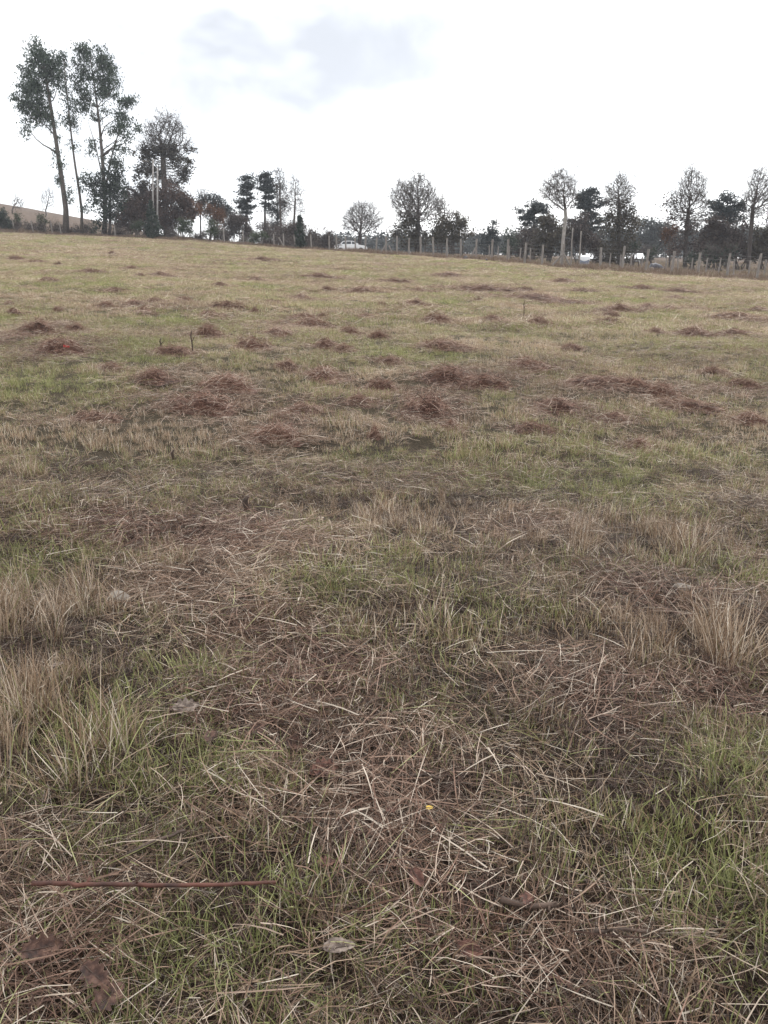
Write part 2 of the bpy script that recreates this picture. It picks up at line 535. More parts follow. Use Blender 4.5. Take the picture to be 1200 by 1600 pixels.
# ------------------------------------------------------------------ ground
def ground_material():
    m = bpy.data.materials.new('mown_ground')
    m.use_nodes = True
    nt = m.node_tree
    ln = nt.links.new
    pb = nt.nodes['Principled BSDF']
    pb.inputs['Roughness'].default_value = 0.95
    pb.inputs['Specular IOR Level'].default_value = 0.1
    tc = N(nt.nodes, 'ShaderNodeTexCoord')
    n1 = N(nt.nodes, 'ShaderNodeTexNoise')
    n1.inputs['Scale'].default_value = 0.9
    n1.inputs['Detail'].default_value = 8
    n1.inputs['Roughness'].default_value = 0.65
    n2 = N(nt.nodes, 'ShaderNodeTexNoise')
    n2.inputs['Scale'].default_value = 55
    n2.inputs['Detail'].default_value = 6
    for n in (n1, n2):
        ln(tc.outputs['Object'], n.inputs['Vector'])
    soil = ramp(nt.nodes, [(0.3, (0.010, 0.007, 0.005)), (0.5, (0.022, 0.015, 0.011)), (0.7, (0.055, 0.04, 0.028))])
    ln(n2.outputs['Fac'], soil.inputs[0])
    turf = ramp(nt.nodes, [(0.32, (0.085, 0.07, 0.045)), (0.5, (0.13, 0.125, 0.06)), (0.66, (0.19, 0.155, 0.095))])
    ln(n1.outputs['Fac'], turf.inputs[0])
    rough = ramp(nt.nodes, [(0.35, (0.07, 0.05, 0.037)), (0.55, (0.12, 0.088, 0.066)), (0.7, (0.17, 0.13, 0.09))])
    ln(n1.outputs['Fac'], rough.inputs[0])
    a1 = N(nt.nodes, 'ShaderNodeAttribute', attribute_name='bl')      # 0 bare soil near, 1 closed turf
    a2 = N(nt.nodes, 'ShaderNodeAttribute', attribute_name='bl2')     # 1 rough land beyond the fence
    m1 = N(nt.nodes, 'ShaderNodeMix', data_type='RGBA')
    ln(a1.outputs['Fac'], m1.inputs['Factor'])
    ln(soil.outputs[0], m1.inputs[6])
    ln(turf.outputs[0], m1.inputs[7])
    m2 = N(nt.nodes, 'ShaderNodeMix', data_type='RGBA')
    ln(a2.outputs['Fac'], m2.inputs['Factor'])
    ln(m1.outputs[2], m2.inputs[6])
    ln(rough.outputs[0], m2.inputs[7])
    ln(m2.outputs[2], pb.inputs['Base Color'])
    bp = N(nt.nodes, 'ShaderNodeBump')
    bp.inputs['Strength'].default_value = 0.7
    bp.inputs['Distance'].default_value = 0.02
    ln(n2.outputs['Fac'], bp.inputs['Height'])
    ln(bp.outputs[0], pb.inputs['Normal'])
    return m


def build_ground():
    ang = np.concatenate([np.linspace(-180, -62, 40, endpoint=False), np.linspace(-62, 62, 260), np.linspace(62, 180, 41)[1:-1]])
    ang = np.radians(ang)
    rad = np.concatenate([np.linspace(0.25, 6, 90, endpoint=False), np.geomspace(6, 120, 130, endpoint=False), np.geomspace(120, 330, 22)])
    A, Rr = np.meshgrid(ang, rad, indexing='ij')
    x, y = Rr * np.sin(A), Rr * np.cos(A)
    z = height(x, y)
    na, nr = A.shape
    v = np.stack([x, y, z], -1).reshape(-1, 3)
    i, j = np.meshgrid(np.arange(na), np.arange(nr - 1), indexing='ij')
    i2 = (i + 1) % na
    q = np.stack([i * nr + j, i2 * nr + j, i2 * nr + j + 1, i * nr + j + 1], -1).reshape(-1, 4)
    v = np.concatenate([v, [[0, 0, hz1(0, 0)]]])
    t = np.stack([np.full(na, na * nr), ((np.arange(na) + 1) % na) * nr, np.arange(na) * nr], -1)
    r = np.hypot(v[:, 0], v[:, 1])
    aa = np.clip(v[:, 0] / np.maximum(v[:, 1], 2), -1, 1)
    fy = np.interp(aa, FA, FY)
    mb = MB()
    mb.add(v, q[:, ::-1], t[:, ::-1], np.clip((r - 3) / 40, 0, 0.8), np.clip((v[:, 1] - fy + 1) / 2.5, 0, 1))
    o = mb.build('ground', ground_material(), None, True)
    o['kind'] = 'structure'
    return o


build_ground()

# ------------------------------------------------------------------ field maps (what grows or lies where)
HAYP = [(60, 515, 60, 25), (100, 545, 80, 20), (330, 620, 110, 40), (300, 930, 110, 35), (380, 975, 90, 30), (520, 1060, 150, 45),
        (430, 1110, 140, 55), (570, 1180, 140, 60), (890, 1070, 110, 40), (930, 1130, 80, 40), (660, 1240, 140, 50), (600, 1310, 130, 50),
        (690, 1400, 130, 60), (900, 1430, 90, 40), (870, 1500, 140, 45), (240, 830, 120, 28), (420, 850, 110, 35), (1010, 935, 110, 35),
        (820, 830, 80, 22), (680, 640, 70, 26), (430, 680, 70, 24), (50, 1500, 110, 90), (20, 1330, 60, 70), (1130, 1090, 70, 30),
        (400, 1260, 90, 40), (150, 1400, 100, 40), (720, 590, 90, 18), (1000, 610, 110, 18), (870, 640, 70, 16), (260, 585, 60, 20),
        (480, 1480, 70, 40), (1000, 1520, 90, 50)]
TANP = [(60, 970, 85, 45), (110, 1080, 80, 75), (30, 1150, 60, 90), (160, 1190, 70, 50), (200, 690, 200, 35), (400, 590, 80, 25),
        (520, 690, 120, 25), (250, 660, 120, 20), (620, 800, 160, 30), (960, 850, 140, 30), (1130, 1000, 100, 40), (70, 740, 90, 25)]
GRNP = [(1130, 715, 80, 22), (960, 760, 110, 34), (1050, 1370, 140, 90), (1110, 1210, 120, 70), (310, 1500, 170, 70), (350, 1235, 50, 24),
        (50, 885, 90, 26), (560, 905, 180, 45), (60, 610, 80, 30), (580, 710, 60, 14), (860, 760, 120, 25), (800, 950, 120, 35),
        (250, 1000, 80, 30), (1150, 1480, 90, 80), (700, 560, 60, 10), (1100, 640, 80, 16), (470, 830, 70, 20), (600, 1560, 160, 50),
        (760, 1330, 60, 30), (1130, 900, 90, 30)]


HEAPS = [(22, 490, 30, 8), (62, 514, 46, 20), (100, 545, 70, 18), (165, 478, 24, 6), (225, 490, 30, 9), (355, 480, 40, 9), (325, 494, 44, 9), (398, 487, 16, 6),
         (485, 508, 56, 14), (548, 520, 30, 9), (590, 527, 32, 10), (325, 521, 46, 14), (395, 540, 42, 16), (430, 520, 40, 8), (510, 540, 46, 12),
         (537, 547, 30, 9), (265, 551, 58, 11), (352, 600, 76, 20), (240, 590, 56, 13), (318, 632, 78, 24), (175, 575, 40, 8), (505, 585, 64, 15),
         (450, 573, 40, 11), (592, 605, 46, 14), (430, 680, 70, 22), (585, 681, 20, 13), (755, 452, 76, 8), (838, 466, 90, 10), (968, 482, 46, 14),
         (650, 475, 30, 8), (685, 500, 46, 11), (1000, 450, 32, 6), (840, 505, 40, 9), (950, 503, 30, 7), (1025, 520, 30, 7), (1082, 521, 56, 11),
         (1145, 522, 46, 8), (1150, 495, 56, 8), (690, 540, 66, 13), (698, 588, 84, 18), (755, 600, 58, 17), (675, 638, 66, 24), (705, 668, 32, 11),
         (820, 570, 56, 12), (945, 598, 88, 13), (985, 604, 58, 16), (1032, 616, 54, 18), (1078, 634, 76, 12), (1110, 582, 40, 9), (870, 636, 76, 17),
         (830, 672, 54, 10), (1165, 602, 46, 8), (1168, 656, 46, 14), (1000, 700, 40, 9), (615, 440, 40, 6), (500, 432, 44, 6), (410, 405, 36, 5),
         (700, 430, 40, 5), (560, 455, 34, 6), (655, 455, 30, 5), (880, 440, 40, 5), (910, 455, 34, 5), (1060, 455, 40, 5), (250, 430, 36, 5),
         (140, 425, 36, 5), (180, 455, 30, 5), (60, 410, 34, 4), (770, 500, 40, 7), (610, 565, 40, 8), (1010, 480, 26, 6), (470, 465, 30, 6),
         (120, 515, 30, 8), (290, 470, 30, 6), (890, 545, 36, 8), (560, 628, 44, 11), (150, 655, 60, 12), (470, 640, 46, 11), (960, 655, 50, 11)]
hr = random.Random(4)
for _ in range(46):                                   # many more little wisps up the slope
    v_ = 392 + 105 * hr.random() ** 1.1
    u_ = hr.uniform(-40, 1240)
    if v_ > 372 + 0.064 * u_ + 8 and all(abs(u_ - q[0]) > 26 or abs(v_ - q[1]) > 7 for q in HEAPS):
        HEAPS.append((u_, v_, hr.uniform(14, 34) * (0.6 + (v_ - 390) / 200), hr.uniform(3.5, 6)))


def patches(lst):
    out = []
    for u, v, ru, rv in lst:
        c, e, s = G(u, v), G(u, v + rv), G(u + ru, v)
        out.append((c[0], c[1], abs(s[0] - c[0]), max(abs(c[1] - e[1]), 0.05)))
    return out


PH, PT, PG = patches(HAYP), patches(TANP), patches(GRNP)
HPOS = []
for u, v, w, h in HEAPS:
    c = G(u, v + h * 0.35)
    HPOS.append((c[0], c[1], w * math.hypot(c[1], EYE) / F))
HPOS = np.array(HPOS)


def pval_heaps(x, y):
    """loose hay strewn round every heap, drawn out along the swath"""
    out = np.zeros_like(x)
    wob = (fbm(x * 1.6, y * 1.6, 33) - 0.5) * 1.1
    ca, sa = math.cos(R(-24)), math.sin(R(-24))
    for cx, cy_, w in HPOS:
        dx, dy = x - cx, y - cy_
        near = np.abs(dx) + np.abs(dy) < 3.5 * w
        if not near.any():
            continue
        a, b = dx[near] * ca + dy[near] * sa, -dx[near] * sa + dy[near] * ca
        d = np.hypot(a / (w * 0.95), b / (w * 0.6))
        out[near] = np.maximum(out[near], np.clip(1.35 - d + wob[near], 0, 1))
    return out



def pval(lst, x, y):
    wob = (fbm(x * 2.2, y * 2.2, 31) - 0.5) * 1.2
    v = np.zeros_like(x)
    for cx, cy_, rx, ry in lst:
        d = np.hypot((x - cx) / rx, (y - cy_) / ry)
        v = np.maximum(v, np.clip(1.45 - d + wob, 0, 1))
    return v


def field(x, y):
    """green share, hay redness, tone, tall-dry share"""
    r = np.hypot(x, y)
    far = np.clip((y - 12) / 40, 0, 1)
    n1 = fbm(x * 0.55, y * 0.55, 41)
    n2 = fbm(x * 1.7 + 5, y * 1.7, 43)
    n3 = fbm(x * 0.16, y * 0.16 + 3, 47)
    hp, tp, gp = np.maximum(pval(PH, x, y), 0.9 * pval_heaps(x, y)), pval(PT, x, y), pval(PG, x, y)
    # mowing swaths run obliquely across the field
    sw = fbm((x * 0.80 + y * 0.60) * 0.16, (y * 0.80 - x * 0.60) * 0.75, 53, 3)
    green = 0.43 + 1.5 * (n1 - 0.5) + 0.6 * (n2 - 0.5) + 0.5 * (n3 - 0.5) + 0.10 * far
    hay = 0.30 + 1.5 * (sw - 0.5) + 1.0 * (n2 - 0.5) - 0.16 * far
    green = green + 0.45 * gp - 0.42 * hp - 0.38 * tp
    hay = hay + 0.62 * hp - 0.35 * tp - 0.35 * gp
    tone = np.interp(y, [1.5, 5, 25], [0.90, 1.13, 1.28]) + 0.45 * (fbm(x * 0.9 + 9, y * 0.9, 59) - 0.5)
    return np.clip(green, 0.03, 0.93), np.clip(hay, 0.0, 1.0), tone, tp, hp


# ------------------------------------------------------------------ grass clumps and scattering
SRC = bpy.data.collections.new('grass_sources')       # never linked to the scene: only shapes to scatter
KIND = {}


def clump(kind, variants, n, rad, L, w, lean, k=3, flat=False):
    KIND[kind] = []
    for i in range(variants):
        mb = MB()
        rr = rad * np.sqrt(rng.random(n))
        an = rng.uniform(0, 2 * math.pi, n)
        root = np.stack([rr * np.cos(an), rr * np.sin(an), np.full(n, -0.008)], -1)
        ln_ = L[0] + (L[1] - L[0]) * rng.random(n) ** 1.5
        if flat:
            root[:, 2] = rng.uniform(0.004, lean, n)
            az = rng.uniform(0, 2 * math.pi, n)
            if i % 2:
                az = rng.normal(0, 0.5, n) + math.pi * (rng.random(n) < 0.5)
            root[:, :2] -= np.stack([np.cos(az), np.sin(az)], -1) * ln_[:, None] * 0.5
            th0 = np.radians(rng.normal(84, 9, n))
            th1 = th0 + np.radians(rng.normal(8, 16, n))
            mb.blades(root, az, ln_, th0, th1, w * rng.uniform(0.45, 1.3, n), k, 0.38)
        else:
            az = an + rng.normal(0, 1.1, n)
            th0 = np.abs(rng.normal(0, lean * 0.55, n))
            th1 = th0 + np.abs(rng.normal(0.35, lean, n))
            mb.blades(root, az, ln_, th0, np.minimum(th1, 2.2), w * rng.uniform(0.6, 1.3, n), k, 0.3)
        name = 'c%03d' % len(SRC.objects)
        o = bpy.data.objects.new(name, mb.mesh(name, M_GRASS))
        KIND[kind].append(len(SRC.objects))
        SRC.objects.link(o)


clump('short', 9, 34, 0.060, (0.025, 0.10), 0.0028, 0.65)
clump('stub', 5, 26, 0.050, (0.03, 0.10), 0.0030, 0.32, 2)
clump('mat', 12, 42, 0.125, (0.025, 0.175), 0.0021, 0.035, 3, True)
clump('tall', 5, 55, 0.065, (0.09, 0.25), 0.0027, 0.5, 4)
clump('mid', 7, 80, 0.20, (0.04, 0.125), 0.0052, 0.5, 2)
clump('midmat', 6, 60, 0.22, (0.10, 0.32), 0.0050, 0.05, 2, True)
clump('far', 6, 130, 0.48, (0.05, 0.14), 0.012, 0.5, 2)
clump('farmat', 5, 100, 0.50, (0.15, 0.45), 0.010, 0.07, 2, True)
clump('weed', 5, 70, 0.35, (0.20, 0.62), 0.010, 0.35, 3)

NG = bpy.data.node_groups.new('scatter', 'GeometryNodeTree')
NG.interface.new_socket('Geometry', in_out='INPUT', socket_type='NodeSocketGeometry')
NG.interface.new_socket('Geometry', in_out='OUTPUT', socket_type='NodeSocketGeometry')
g_in, g_out = N(NG.nodes, 'NodeGroupInput'), N(NG.nodes, 'NodeGroupOutput')
g_ci = N(NG.nodes, 'GeometryNodeCollectionInfo')
g_ci.inputs['Collection'].default_value = SRC
g_ci.inputs['Separate Children'].default_value = True
g_ci.inputs['Reset Children'].default_value = True
g_io = N(NG.nodes, 'GeometryNodeInstanceOnPoints')
g_io.inputs['Pick Instance'].default_value = True


def named(nm, typ):
    n = N(NG.nodes, 'GeometryNodeInputNamedAttribute', data_type=typ)
    n.inputs['Name'].default_value = nm
    return [s for s in n.outputs if s.enabled and s.name == 'Attribute'][0]


NG.links.new(g_in.outputs[0], g_io.inputs['Points'])
NG.links.new(g_ci.outputs[0], g_io.inputs['Instance'])
NG.links.new(named('idx', 'INT'), g_io.inputs['Instance Index'])
NG.links.new(named('rot', 'FLOAT_VECTOR'), g_io.inputs['Rotation'])
NG.links.new(named('scl', 'FLOAT_VECTOR'), g_io.inputs['Scale'])
NG.links.new(g_io.outputs[0], g_out.inputs[0])


def scatter(name, label, cat, x, y, kinds, scale, fld, z=None, tilt=0.12):
    """kinds: array of clump indices per point; fld: (n,3) green, hay, tone"""
    n = len(x)
    z = height(x, y) if z is None else z
    me = bpy.data.meshes.new(name)
    me.vertices.add(n)
    me.vertices.foreach_set('co', np.stack([x, y, z], -1).astype(np.float32).ravel())

    def att(nm, typ, arr, key):
        a = me.attributes.new(nm, typ, 'POINT')
        a.data.foreach_set(key, arr.ravel())
    att('idx', 'INT', kinds.astype(np.int32), 'value')
    rot = np.stack([rng.normal(0, tilt, n), rng.normal(0, tilt, n), rng.uniform(0, 2 * math.pi, n)], -1)
    att('rot', 'FLOAT_VECTOR', rot.astype(np.float32), 'vector')
    s = scale * rng.uniform(0.75, 1.25, n)
    att('scl', 'FLOAT_VECTOR', np.stack([s, s, s * rng.uniform(0.8, 1.2, n)], -1).astype(np.float32), 'vector')
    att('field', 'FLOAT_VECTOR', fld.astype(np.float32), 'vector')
    me.materials.append(M_GRASS)
    o = link(name, me)
    md = o.modifiers.new('scatter', 'NODES')
    md.node_group = NG
    tag(o, label, cat)
    o['kind'] = 'stuff'
    return o


def band(y0, y1, dens, margin=1.3, slope=0.56):
    """random ground points in the strip y0..y1 that the lens or a step aside can see"""
    yy = np.linspace(y0, y1, 200)
    hw = slope * yy + margin
    n = int(float(np.sum(2 * hw) * (yy[1] - yy[0])) * dens)
    cdf = np.cumsum(hw)
    y = np.interp(rng.random(n), cdf / cdf[-1], yy)
    x = rng.uniform(-1, 1, n) * (slope * y + margin)
    return x, y


def pick(kind, n):
    return rng.choice(KIND[kind], n)


def layer(y0, y1, dens_up, dens_mat, up, mat, stub=None, tall=None, inside=True):
    xs, ys, ks, ss, fs = [], [], [], [], []
    # standing grass
    x, y = band(y0, y1, dens_up)
    fy = np.interp(np.clip(x / np.maximum(y, 2), -1, 1), FA, FY)
    keep = y < fy + 0.5
    x, y = x[keep], y[keep]
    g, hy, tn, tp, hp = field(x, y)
    gap = fbm(x * 2.6, y * 2.6, 83, 2)
    thin = rng.random(len(x)) > np.maximum(0.80 * hp ** 1.3 * (1 if y1 < 20 else 0.5), np.clip((0.40 - gap) * 9, 0, 0.75))
    x, y, g, hy, tn, tp, hp = [q[thin] for q in (x, y, g, hy, tn, tp, hp)]
    n = len(x)
    k = pick(up, n)
    s = (0.25 + 0.75 * fbm(x * 1.3, y * 1.3, 71) + 0.6 * fbm(x * 4.0, y * 4.0, 73, 2)) * np.interp(y, [2, 8, 30], [1.0, 0.85, 0.8])
    hyu = np.clip(hy * 0.55, 0, 1)
    if stub:
        st = rng.random(n) > g * 1.5
        k = np.where(st, pick(stub, n), k)
    if tall:
        tl = rng.random(n) < tp * np.interp(y, [3.2, 4.5], [0.55, 0.10])
        k = np.where(tl, pick(tall, n), k)
        s = np.where(tl, s * np.interp(y, [3.2, 4.5], [1.05, 0.6]), s)
        hyu = np.where(tl, 0.22, hyu)
        g = np.where(tl, g * 0.3, g)
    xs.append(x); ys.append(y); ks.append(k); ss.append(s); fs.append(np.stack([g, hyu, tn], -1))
    # cut straw lying flat
    x, y = band(y0, y1, dens_mat)
    fy = np.interp(np.clip(x / np.maximum(y, 2), -1, 1), FA, FY)
    keep = y < fy + 0.5
    x, y = x[keep], y[keep]
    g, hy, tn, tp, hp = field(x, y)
    keep = rng.random(len(x)) < 0.24 + 0.9 * np.maximum(hp, hy - 0.15) - 0.3 * tp
    x, y, g, hy, tn, tp, hp = [q[keep] for q in (x, y, g, hy, tn, tp, hp)]
    n = len(x)
    xs.append(x); ys.append(y); ks.append(pick(mat, n)); ss.append(np.full(n, 1.0) + 0.3 * hp)
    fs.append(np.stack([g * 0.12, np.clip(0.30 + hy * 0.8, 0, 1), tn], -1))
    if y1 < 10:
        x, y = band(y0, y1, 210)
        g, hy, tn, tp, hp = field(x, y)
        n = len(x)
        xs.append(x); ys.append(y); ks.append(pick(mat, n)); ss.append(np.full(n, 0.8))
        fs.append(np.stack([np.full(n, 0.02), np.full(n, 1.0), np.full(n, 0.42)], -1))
    return [np.concatenate(q) for q in (xs, ys, ks, ss, fs)]


for a in ((0.55, 5.5, 300, 240, 'short', 'mat', 'stub', 'tall'), (5.5, 15, 190, 100, 'short', 'mat', 'stub', 'tall')):
    x, y, k, s, f = layer(*a)
    scatter('mown_grass', 'short green and tan stubble grass with flattened straw in the foreground' if a[0] < 1 else
            'patchy mown grass and loose straw in the middle of the field', 'grass', x, y, k, s, f)
for a in ((15, 42, 34, 15, 'mid', 'midmat'), (42, 106, 7, 3.0, 'far', 'farmat')):
    x, y, k, s, f = layer(*a)
    scatter('mown_grass', 'olive and tan mown grass across the upper field' if a[0] < 20 else
            'thin short grass on the field in front of the fence', 'grass', x, y, k, s, f, tilt=0.06)

# rusty dry weeds along the fence line
n = 5200
aa = rng.uniform(FA[1], FA[-2], n)
yy = np.interp(aa, FA, FY) + rng.normal(0.6, 1.3, n)
xx = aa * yy
fl = np.stack([np.full(n, 0.06), np.clip(rng.normal(0.85, 0.15, n), 0, 1), rng.uniform(0.65, 0.95, n)], -1)
scatter('dry_weeds', 'knee high reddish brown dry weeds along the foot of the far fence', 'weeds', xx, yy, pick('weed', n),
        0.25 + 0.85 * fbm(xx * 0.35, yy * 0.1, 77), fl, tilt=0.1)
n = 9000
yy = rng.uniform(50, 125, n)
xx = rng.uniform(-0.62, 0.6, n) * yy
keep = yy > np.interp(xx / yy, FA, FY) + 2.0
xx, yy = xx[keep], yy[keep]
n = len(xx)
fl = np.stack([rng.uniform(0.0, 0.35, n), np.clip(rng.normal(0.65, 0.25, n), 0, 1), rng.uniform(0.6, 0.95, n)], -1)
scatter('rough_grass', 'unmown brownish grass on the land beyond the fence', 'grass', xx, yy, pick('weed', n), np.full(n, 0.5), fl, tilt=0.1)

# ------------------------------------------------------------------ heaps of raked hay
def heap_mesh(i):
    """an untidy drift of hay: a lumpy, drawn-out mound bristling with strands"""
    mb = MB()
    lumps = [(0, 0, 0.20, 0.15, 1.0)]
    for k in range(4):
        lumps.append((rng.uniform(-0.27, 0.27), rng.uniform(-0.11, 0.11), rng.uniform(0.07, 0.16), rng.uniform(0.06, 0.12), rng.uniform(0.4, 1.0)))

    def top(x, y):
        z = np.zeros_like(x)
        for cx, cy_, a, b, h in lumps:
            z = np.maximum(z, h * np.exp(-((x - cx) / a) ** 2 - ((y - cy_) / b) ** 2))
        return 0.11 * z * (0.75 + 0.5 * fbm(x * 9 + i * 7, y * 9, 91))
    gx, gy = np.meshgrid(np.linspace(-0.42, 0.42, 20), np.linspace(-0.25, 0.25, 13), indexing='ij')
    gz = top(gx, gy) - 0.022
    v = np.stack([gx, gy, gz], -1).reshape(-1, 3)
    a, b = np.meshgrid(np.arange(19), np.arange(12), indexing='ij')
    q = np.stack([a * 13 + b, (a + 1) * 13 + b, (a + 1) * 13 + b + 1, a * 13 + b + 1], -1).reshape(-1, 4)
    mb.add(v, q, None, 0.1, rng.uniform(0.0, 0.3, len(v)))
    n = 900
    x, y = rng.uniform(-0.42, 0.42, 4 * n), rng.uniform(-0.24, 0.24, 4 * n)
    z = top(x, y)
    ok = np.where(rng.random(4 * n) < 0.10 + z / 0.07)[0][:n]
    x, y, z = x[ok], y[ok], z[ok]
    n = len(x)
    root = np.stack([x, y, z + rng.uniform(-0.015, 0.02, n)], -1)
    az = rng.normal(0, 1.0, n) + math.pi * (rng.random(n) < 0.5)
    L = rng.uniform(0.05, 0.22, n)
    th0 = np.radians(rng.normal(78, 13, n))
    th1 = th0 + np.radians(rng.normal(18, 15, n))
    root[:, :2] -= np.stack([np.cos(az), np.sin(az)], -1) * L[:, None] * 0.45
    mb.blades(root, az, L, th0, th1, rng.uniform(0.003, 0.006, n), 3, 0.4)
    return mb.mesh('hay_heap', M_HAY)


HM = [heap_mesh(i) for i in range(7)]
H0 = None
for i, (u, v, w, h) in enumerate(HEAPS):
    c = G(u, v + h * 0.35)
    m_px = math.hypot(c[1], c[2] - EYE) / F
    W = w * m_px
    o = link('hay_heap', HM[i % 7])
    sx = 1.15 * W / 0.68
    elev = max((EYE - c[2]) / c[1], 0.01)
    sz = max(0.65, min(1.5, 1.0 * (h * m_px - 0.25 * W * elev) / 0.12 + 0.2))
    o.scale = (sx, sx * random.uniform(0.8, 1.3), sz)
    o.location = (c[0], c[1], c[2] + 0.005)
    o.rotation_euler = (0, 0, R(-24 + random.uniform(-22, 22) + (180 if random.random() < 0.5 else 0)))
    if (u, v) == (585, 681):
        tag(o, 'small round dark hay clump sitting alone between wider hay heaps', 'hay heap', 'hay heaps')
    elif (u, v) == (838, 466):
        tag(o, 'long low dark hay heap stretched across the upper field', 'hay heap', 'hay heaps')
    elif (u, v) == (100, 545):
        tag(o, 'reddish hay heap with a small red scrap lying on it', 'hay heap', 'hay heaps')
    elif v < 472 or w < 22:
        tag(o, 'small flat dark hay heap far up the field towards the fence' if W < 1.4 else 'broad flat dark hay heap far up the field towards the fence', 'hay heap', 'hay heaps')
    else:
        lone = min(math.hypot(c[0] - q[0], c[1] - q[1]) for k_, q in enumerate(HPOS) if k_ != i) > 1.4
        size = 'small' if W < 0.36 else ('wide' if W > 0.62 else 'middling')
        tag(o, size + ' ragged heap of reddish brown hay ' + ('lying by itself on open grass' if lone else 'close beside another hay heap'), 'hay heap', 'hay heaps')

# ------------------------------------------------------------------ trees
def clumps_in(lobes, Y, dens, cl=0.45, n_per=26, depth=0.8, flat=1.0):
    """leaf centres gathered in clumps inside lobes given in photo pixels at distance Y"""
    s = px(Y)
    out = []
    for lb in lobes:
        u, v, ru, rv = lb[:4]
        k = lb[4] if len(lb) > 4 else 1.0
        c = P(u, v, Y)
        a, b = ru * s, rv * s
        dpt = max(a, 0.6) * depth
        nc = max(2, int(a * b * dens * k))
        d = rng.normal(size=(nc, 3))
        d /= np.linalg.norm(d, axis=1, keepdims=True)
        rr = rng.random((nc, 1)) ** 0.45
        cc = c + d * rr * np.array([a, dpt, b])
        pts = np.repeat(cc, n_per, 0) + rng.normal(size=(nc * n_per, 3)) * np.array([cl, cl, cl * 0.8 * flat]) * np.repeat(rng.uniform(0.5, 1.05, (nc, 1)), n_per, 0)
        out.append(pts)
    return np.concatenate(out)


def to_local(mbs, base):
    for mb in mbs:
        mb.v = [v - np.asarray(base, np.float32) for v in mb.v]


def wander(p0, p1, n, amp):
    t = np.linspace(0, 1, n)[:, None]
    p = p0 + (p1 - p0) * t
    L = np.linalg.norm(p1 - p0)
    w = rng.normal(size=(n, 3)) * amp * L
    w[0] = 0
    w[-1] = 0
    k = np.array([0.25, 0.5, 0.25])
    for d in range(3):
        w[:, d] = np.convolve(w[:, d], k, mode='same')
    w[0] = 0
    return p + w


def path(keys, Y, n=10):
    pts = np.array([P(u, v, Y) for u, v in keys])
    t = np.linspace(0, len(keys) - 1, n)
    i = np.clip(t.astype(int), 0, len(keys) - 2)
    f = (t - i)[:, None]
    return pts[i] * (1 - f) + pts[i + 1] * f


def leafy_tree(name, label, cat, u, Y, keys, r0, r1, lobes, leaf_m, bark_m, dens=7, size=0.3, cl=0.45, n_per=26, droop=False,
               limbs=14, flat=1.0, extra=None, twigs=0, depth=0.8):
    base = foot(u, Y)
    t = thing(name, label, cat, base)
    tp = path(keys, Y, 12)
    tp[0] = base - np.array([0, 0, 0.15])
    mt, mc = MB(), MB()
    rad = np.linspace(r0, r1, 12)
    rad[0] *= 1.25
    mt.tube(tp, rad, 8)
    pts = clumps_in(lobes, Y, dens, cl, n_per, depth, flat)
    if extra is not None:
        for ek, er0, er1 in extra:
            ep = path(ek, Y, 8)
            ep[:, 1] += np.linspace(0, rng.uniform(-1, 1), 8)
            mt.tube(ep, np.linspace(er0, er1, 8), 6)
    for _ in range(limbs):
        tgt = pts[rng.integers(len(pts))]
        f = rng.uniform(0.35, 0.95)
        # leave the trunk below the target
        k = int(np.clip(np.searchsorted(tp[:, 2], tgt[2] - abs(tgt[0] - tp[-1, 0]) * 0.9 - 0.5), 2, 11))
        w = wander(tp[k], tgt, 6, 0.06)
        mt.tube(w, np.linspace(max(rad[k] * 0.45, 0.03), 0.02, 6), 5)
    pts2 = np.repeat(pts, 4, 0)
    mc.leaves(pts2 + rng.normal(size=pts2.shape) * cl * 0.4, size * 0.70, droop=droop)
    if twigs:
        id_ = rng.integers(len(pts), size=twigs)
        d = rng.normal(size=(twigs, 3)) * np.array([0.5, 0.5, 0.6]) + np.array([0, 0, 0.45])
        mc.needles(pts[id_], pts[id_] + d, 0.03)
    to_local((mt, mc), base)
    mt.build('trunk', bark_m, t, True)
    mc.build('crown', leaf_m, t)
    return t


def colonise(start, attract, step, infl, kill, iters=120):
    """branches that grow towards a cloud of points; returns nodes and parents"""
    nodes = np.array(start, float)
    par = np.concatenate([[-1], np.arange(len(start) - 1)])
    att = attract.copy()
    d = np.linalg.norm(att[:, None] - nodes[None], axis=2)
    near, dist = d.argmin(1), d.min(1)
    for _ in range(iters):
        keep = dist > kill
        att, near, dist = att[keep], near[keep], dist[keep]
        if len(att) == 0 or len(nodes) > 6000:
            break
        act = dist < infl
        if not act.any():
            act = dist < dist.min() * 1.3
        vec = (att - nodes[near]) / dist[:, None]
        sums = np.zeros_like(nodes)
        np.add.at(sums, near[act], vec[act])
        ks = np.unique(near[act])
        dd = sums[ks]
        dd = dd / (np.linalg.norm(dd, axis=1, keepdims=True) + 1e-9) + rng.normal(size=dd.shape) * 0.2 + np.array([0, 0, 0.05])
        new = nodes[ks] + dd / np.linalg.norm(dd, axis=1, keepdims=True) * step
        d = np.linalg.norm(att[:, None] - new[None], axis=2)
        m, k = d.min(1), d.argmin(1)
        better = m < dist
        near = np.where(better, k + len(nodes), near)
        dist = np.where(better, m, dist)
        nodes = np.concatenate([nodes, new])
        par = np.concatenate([par, ks])
    return nodes, par.astype(int)


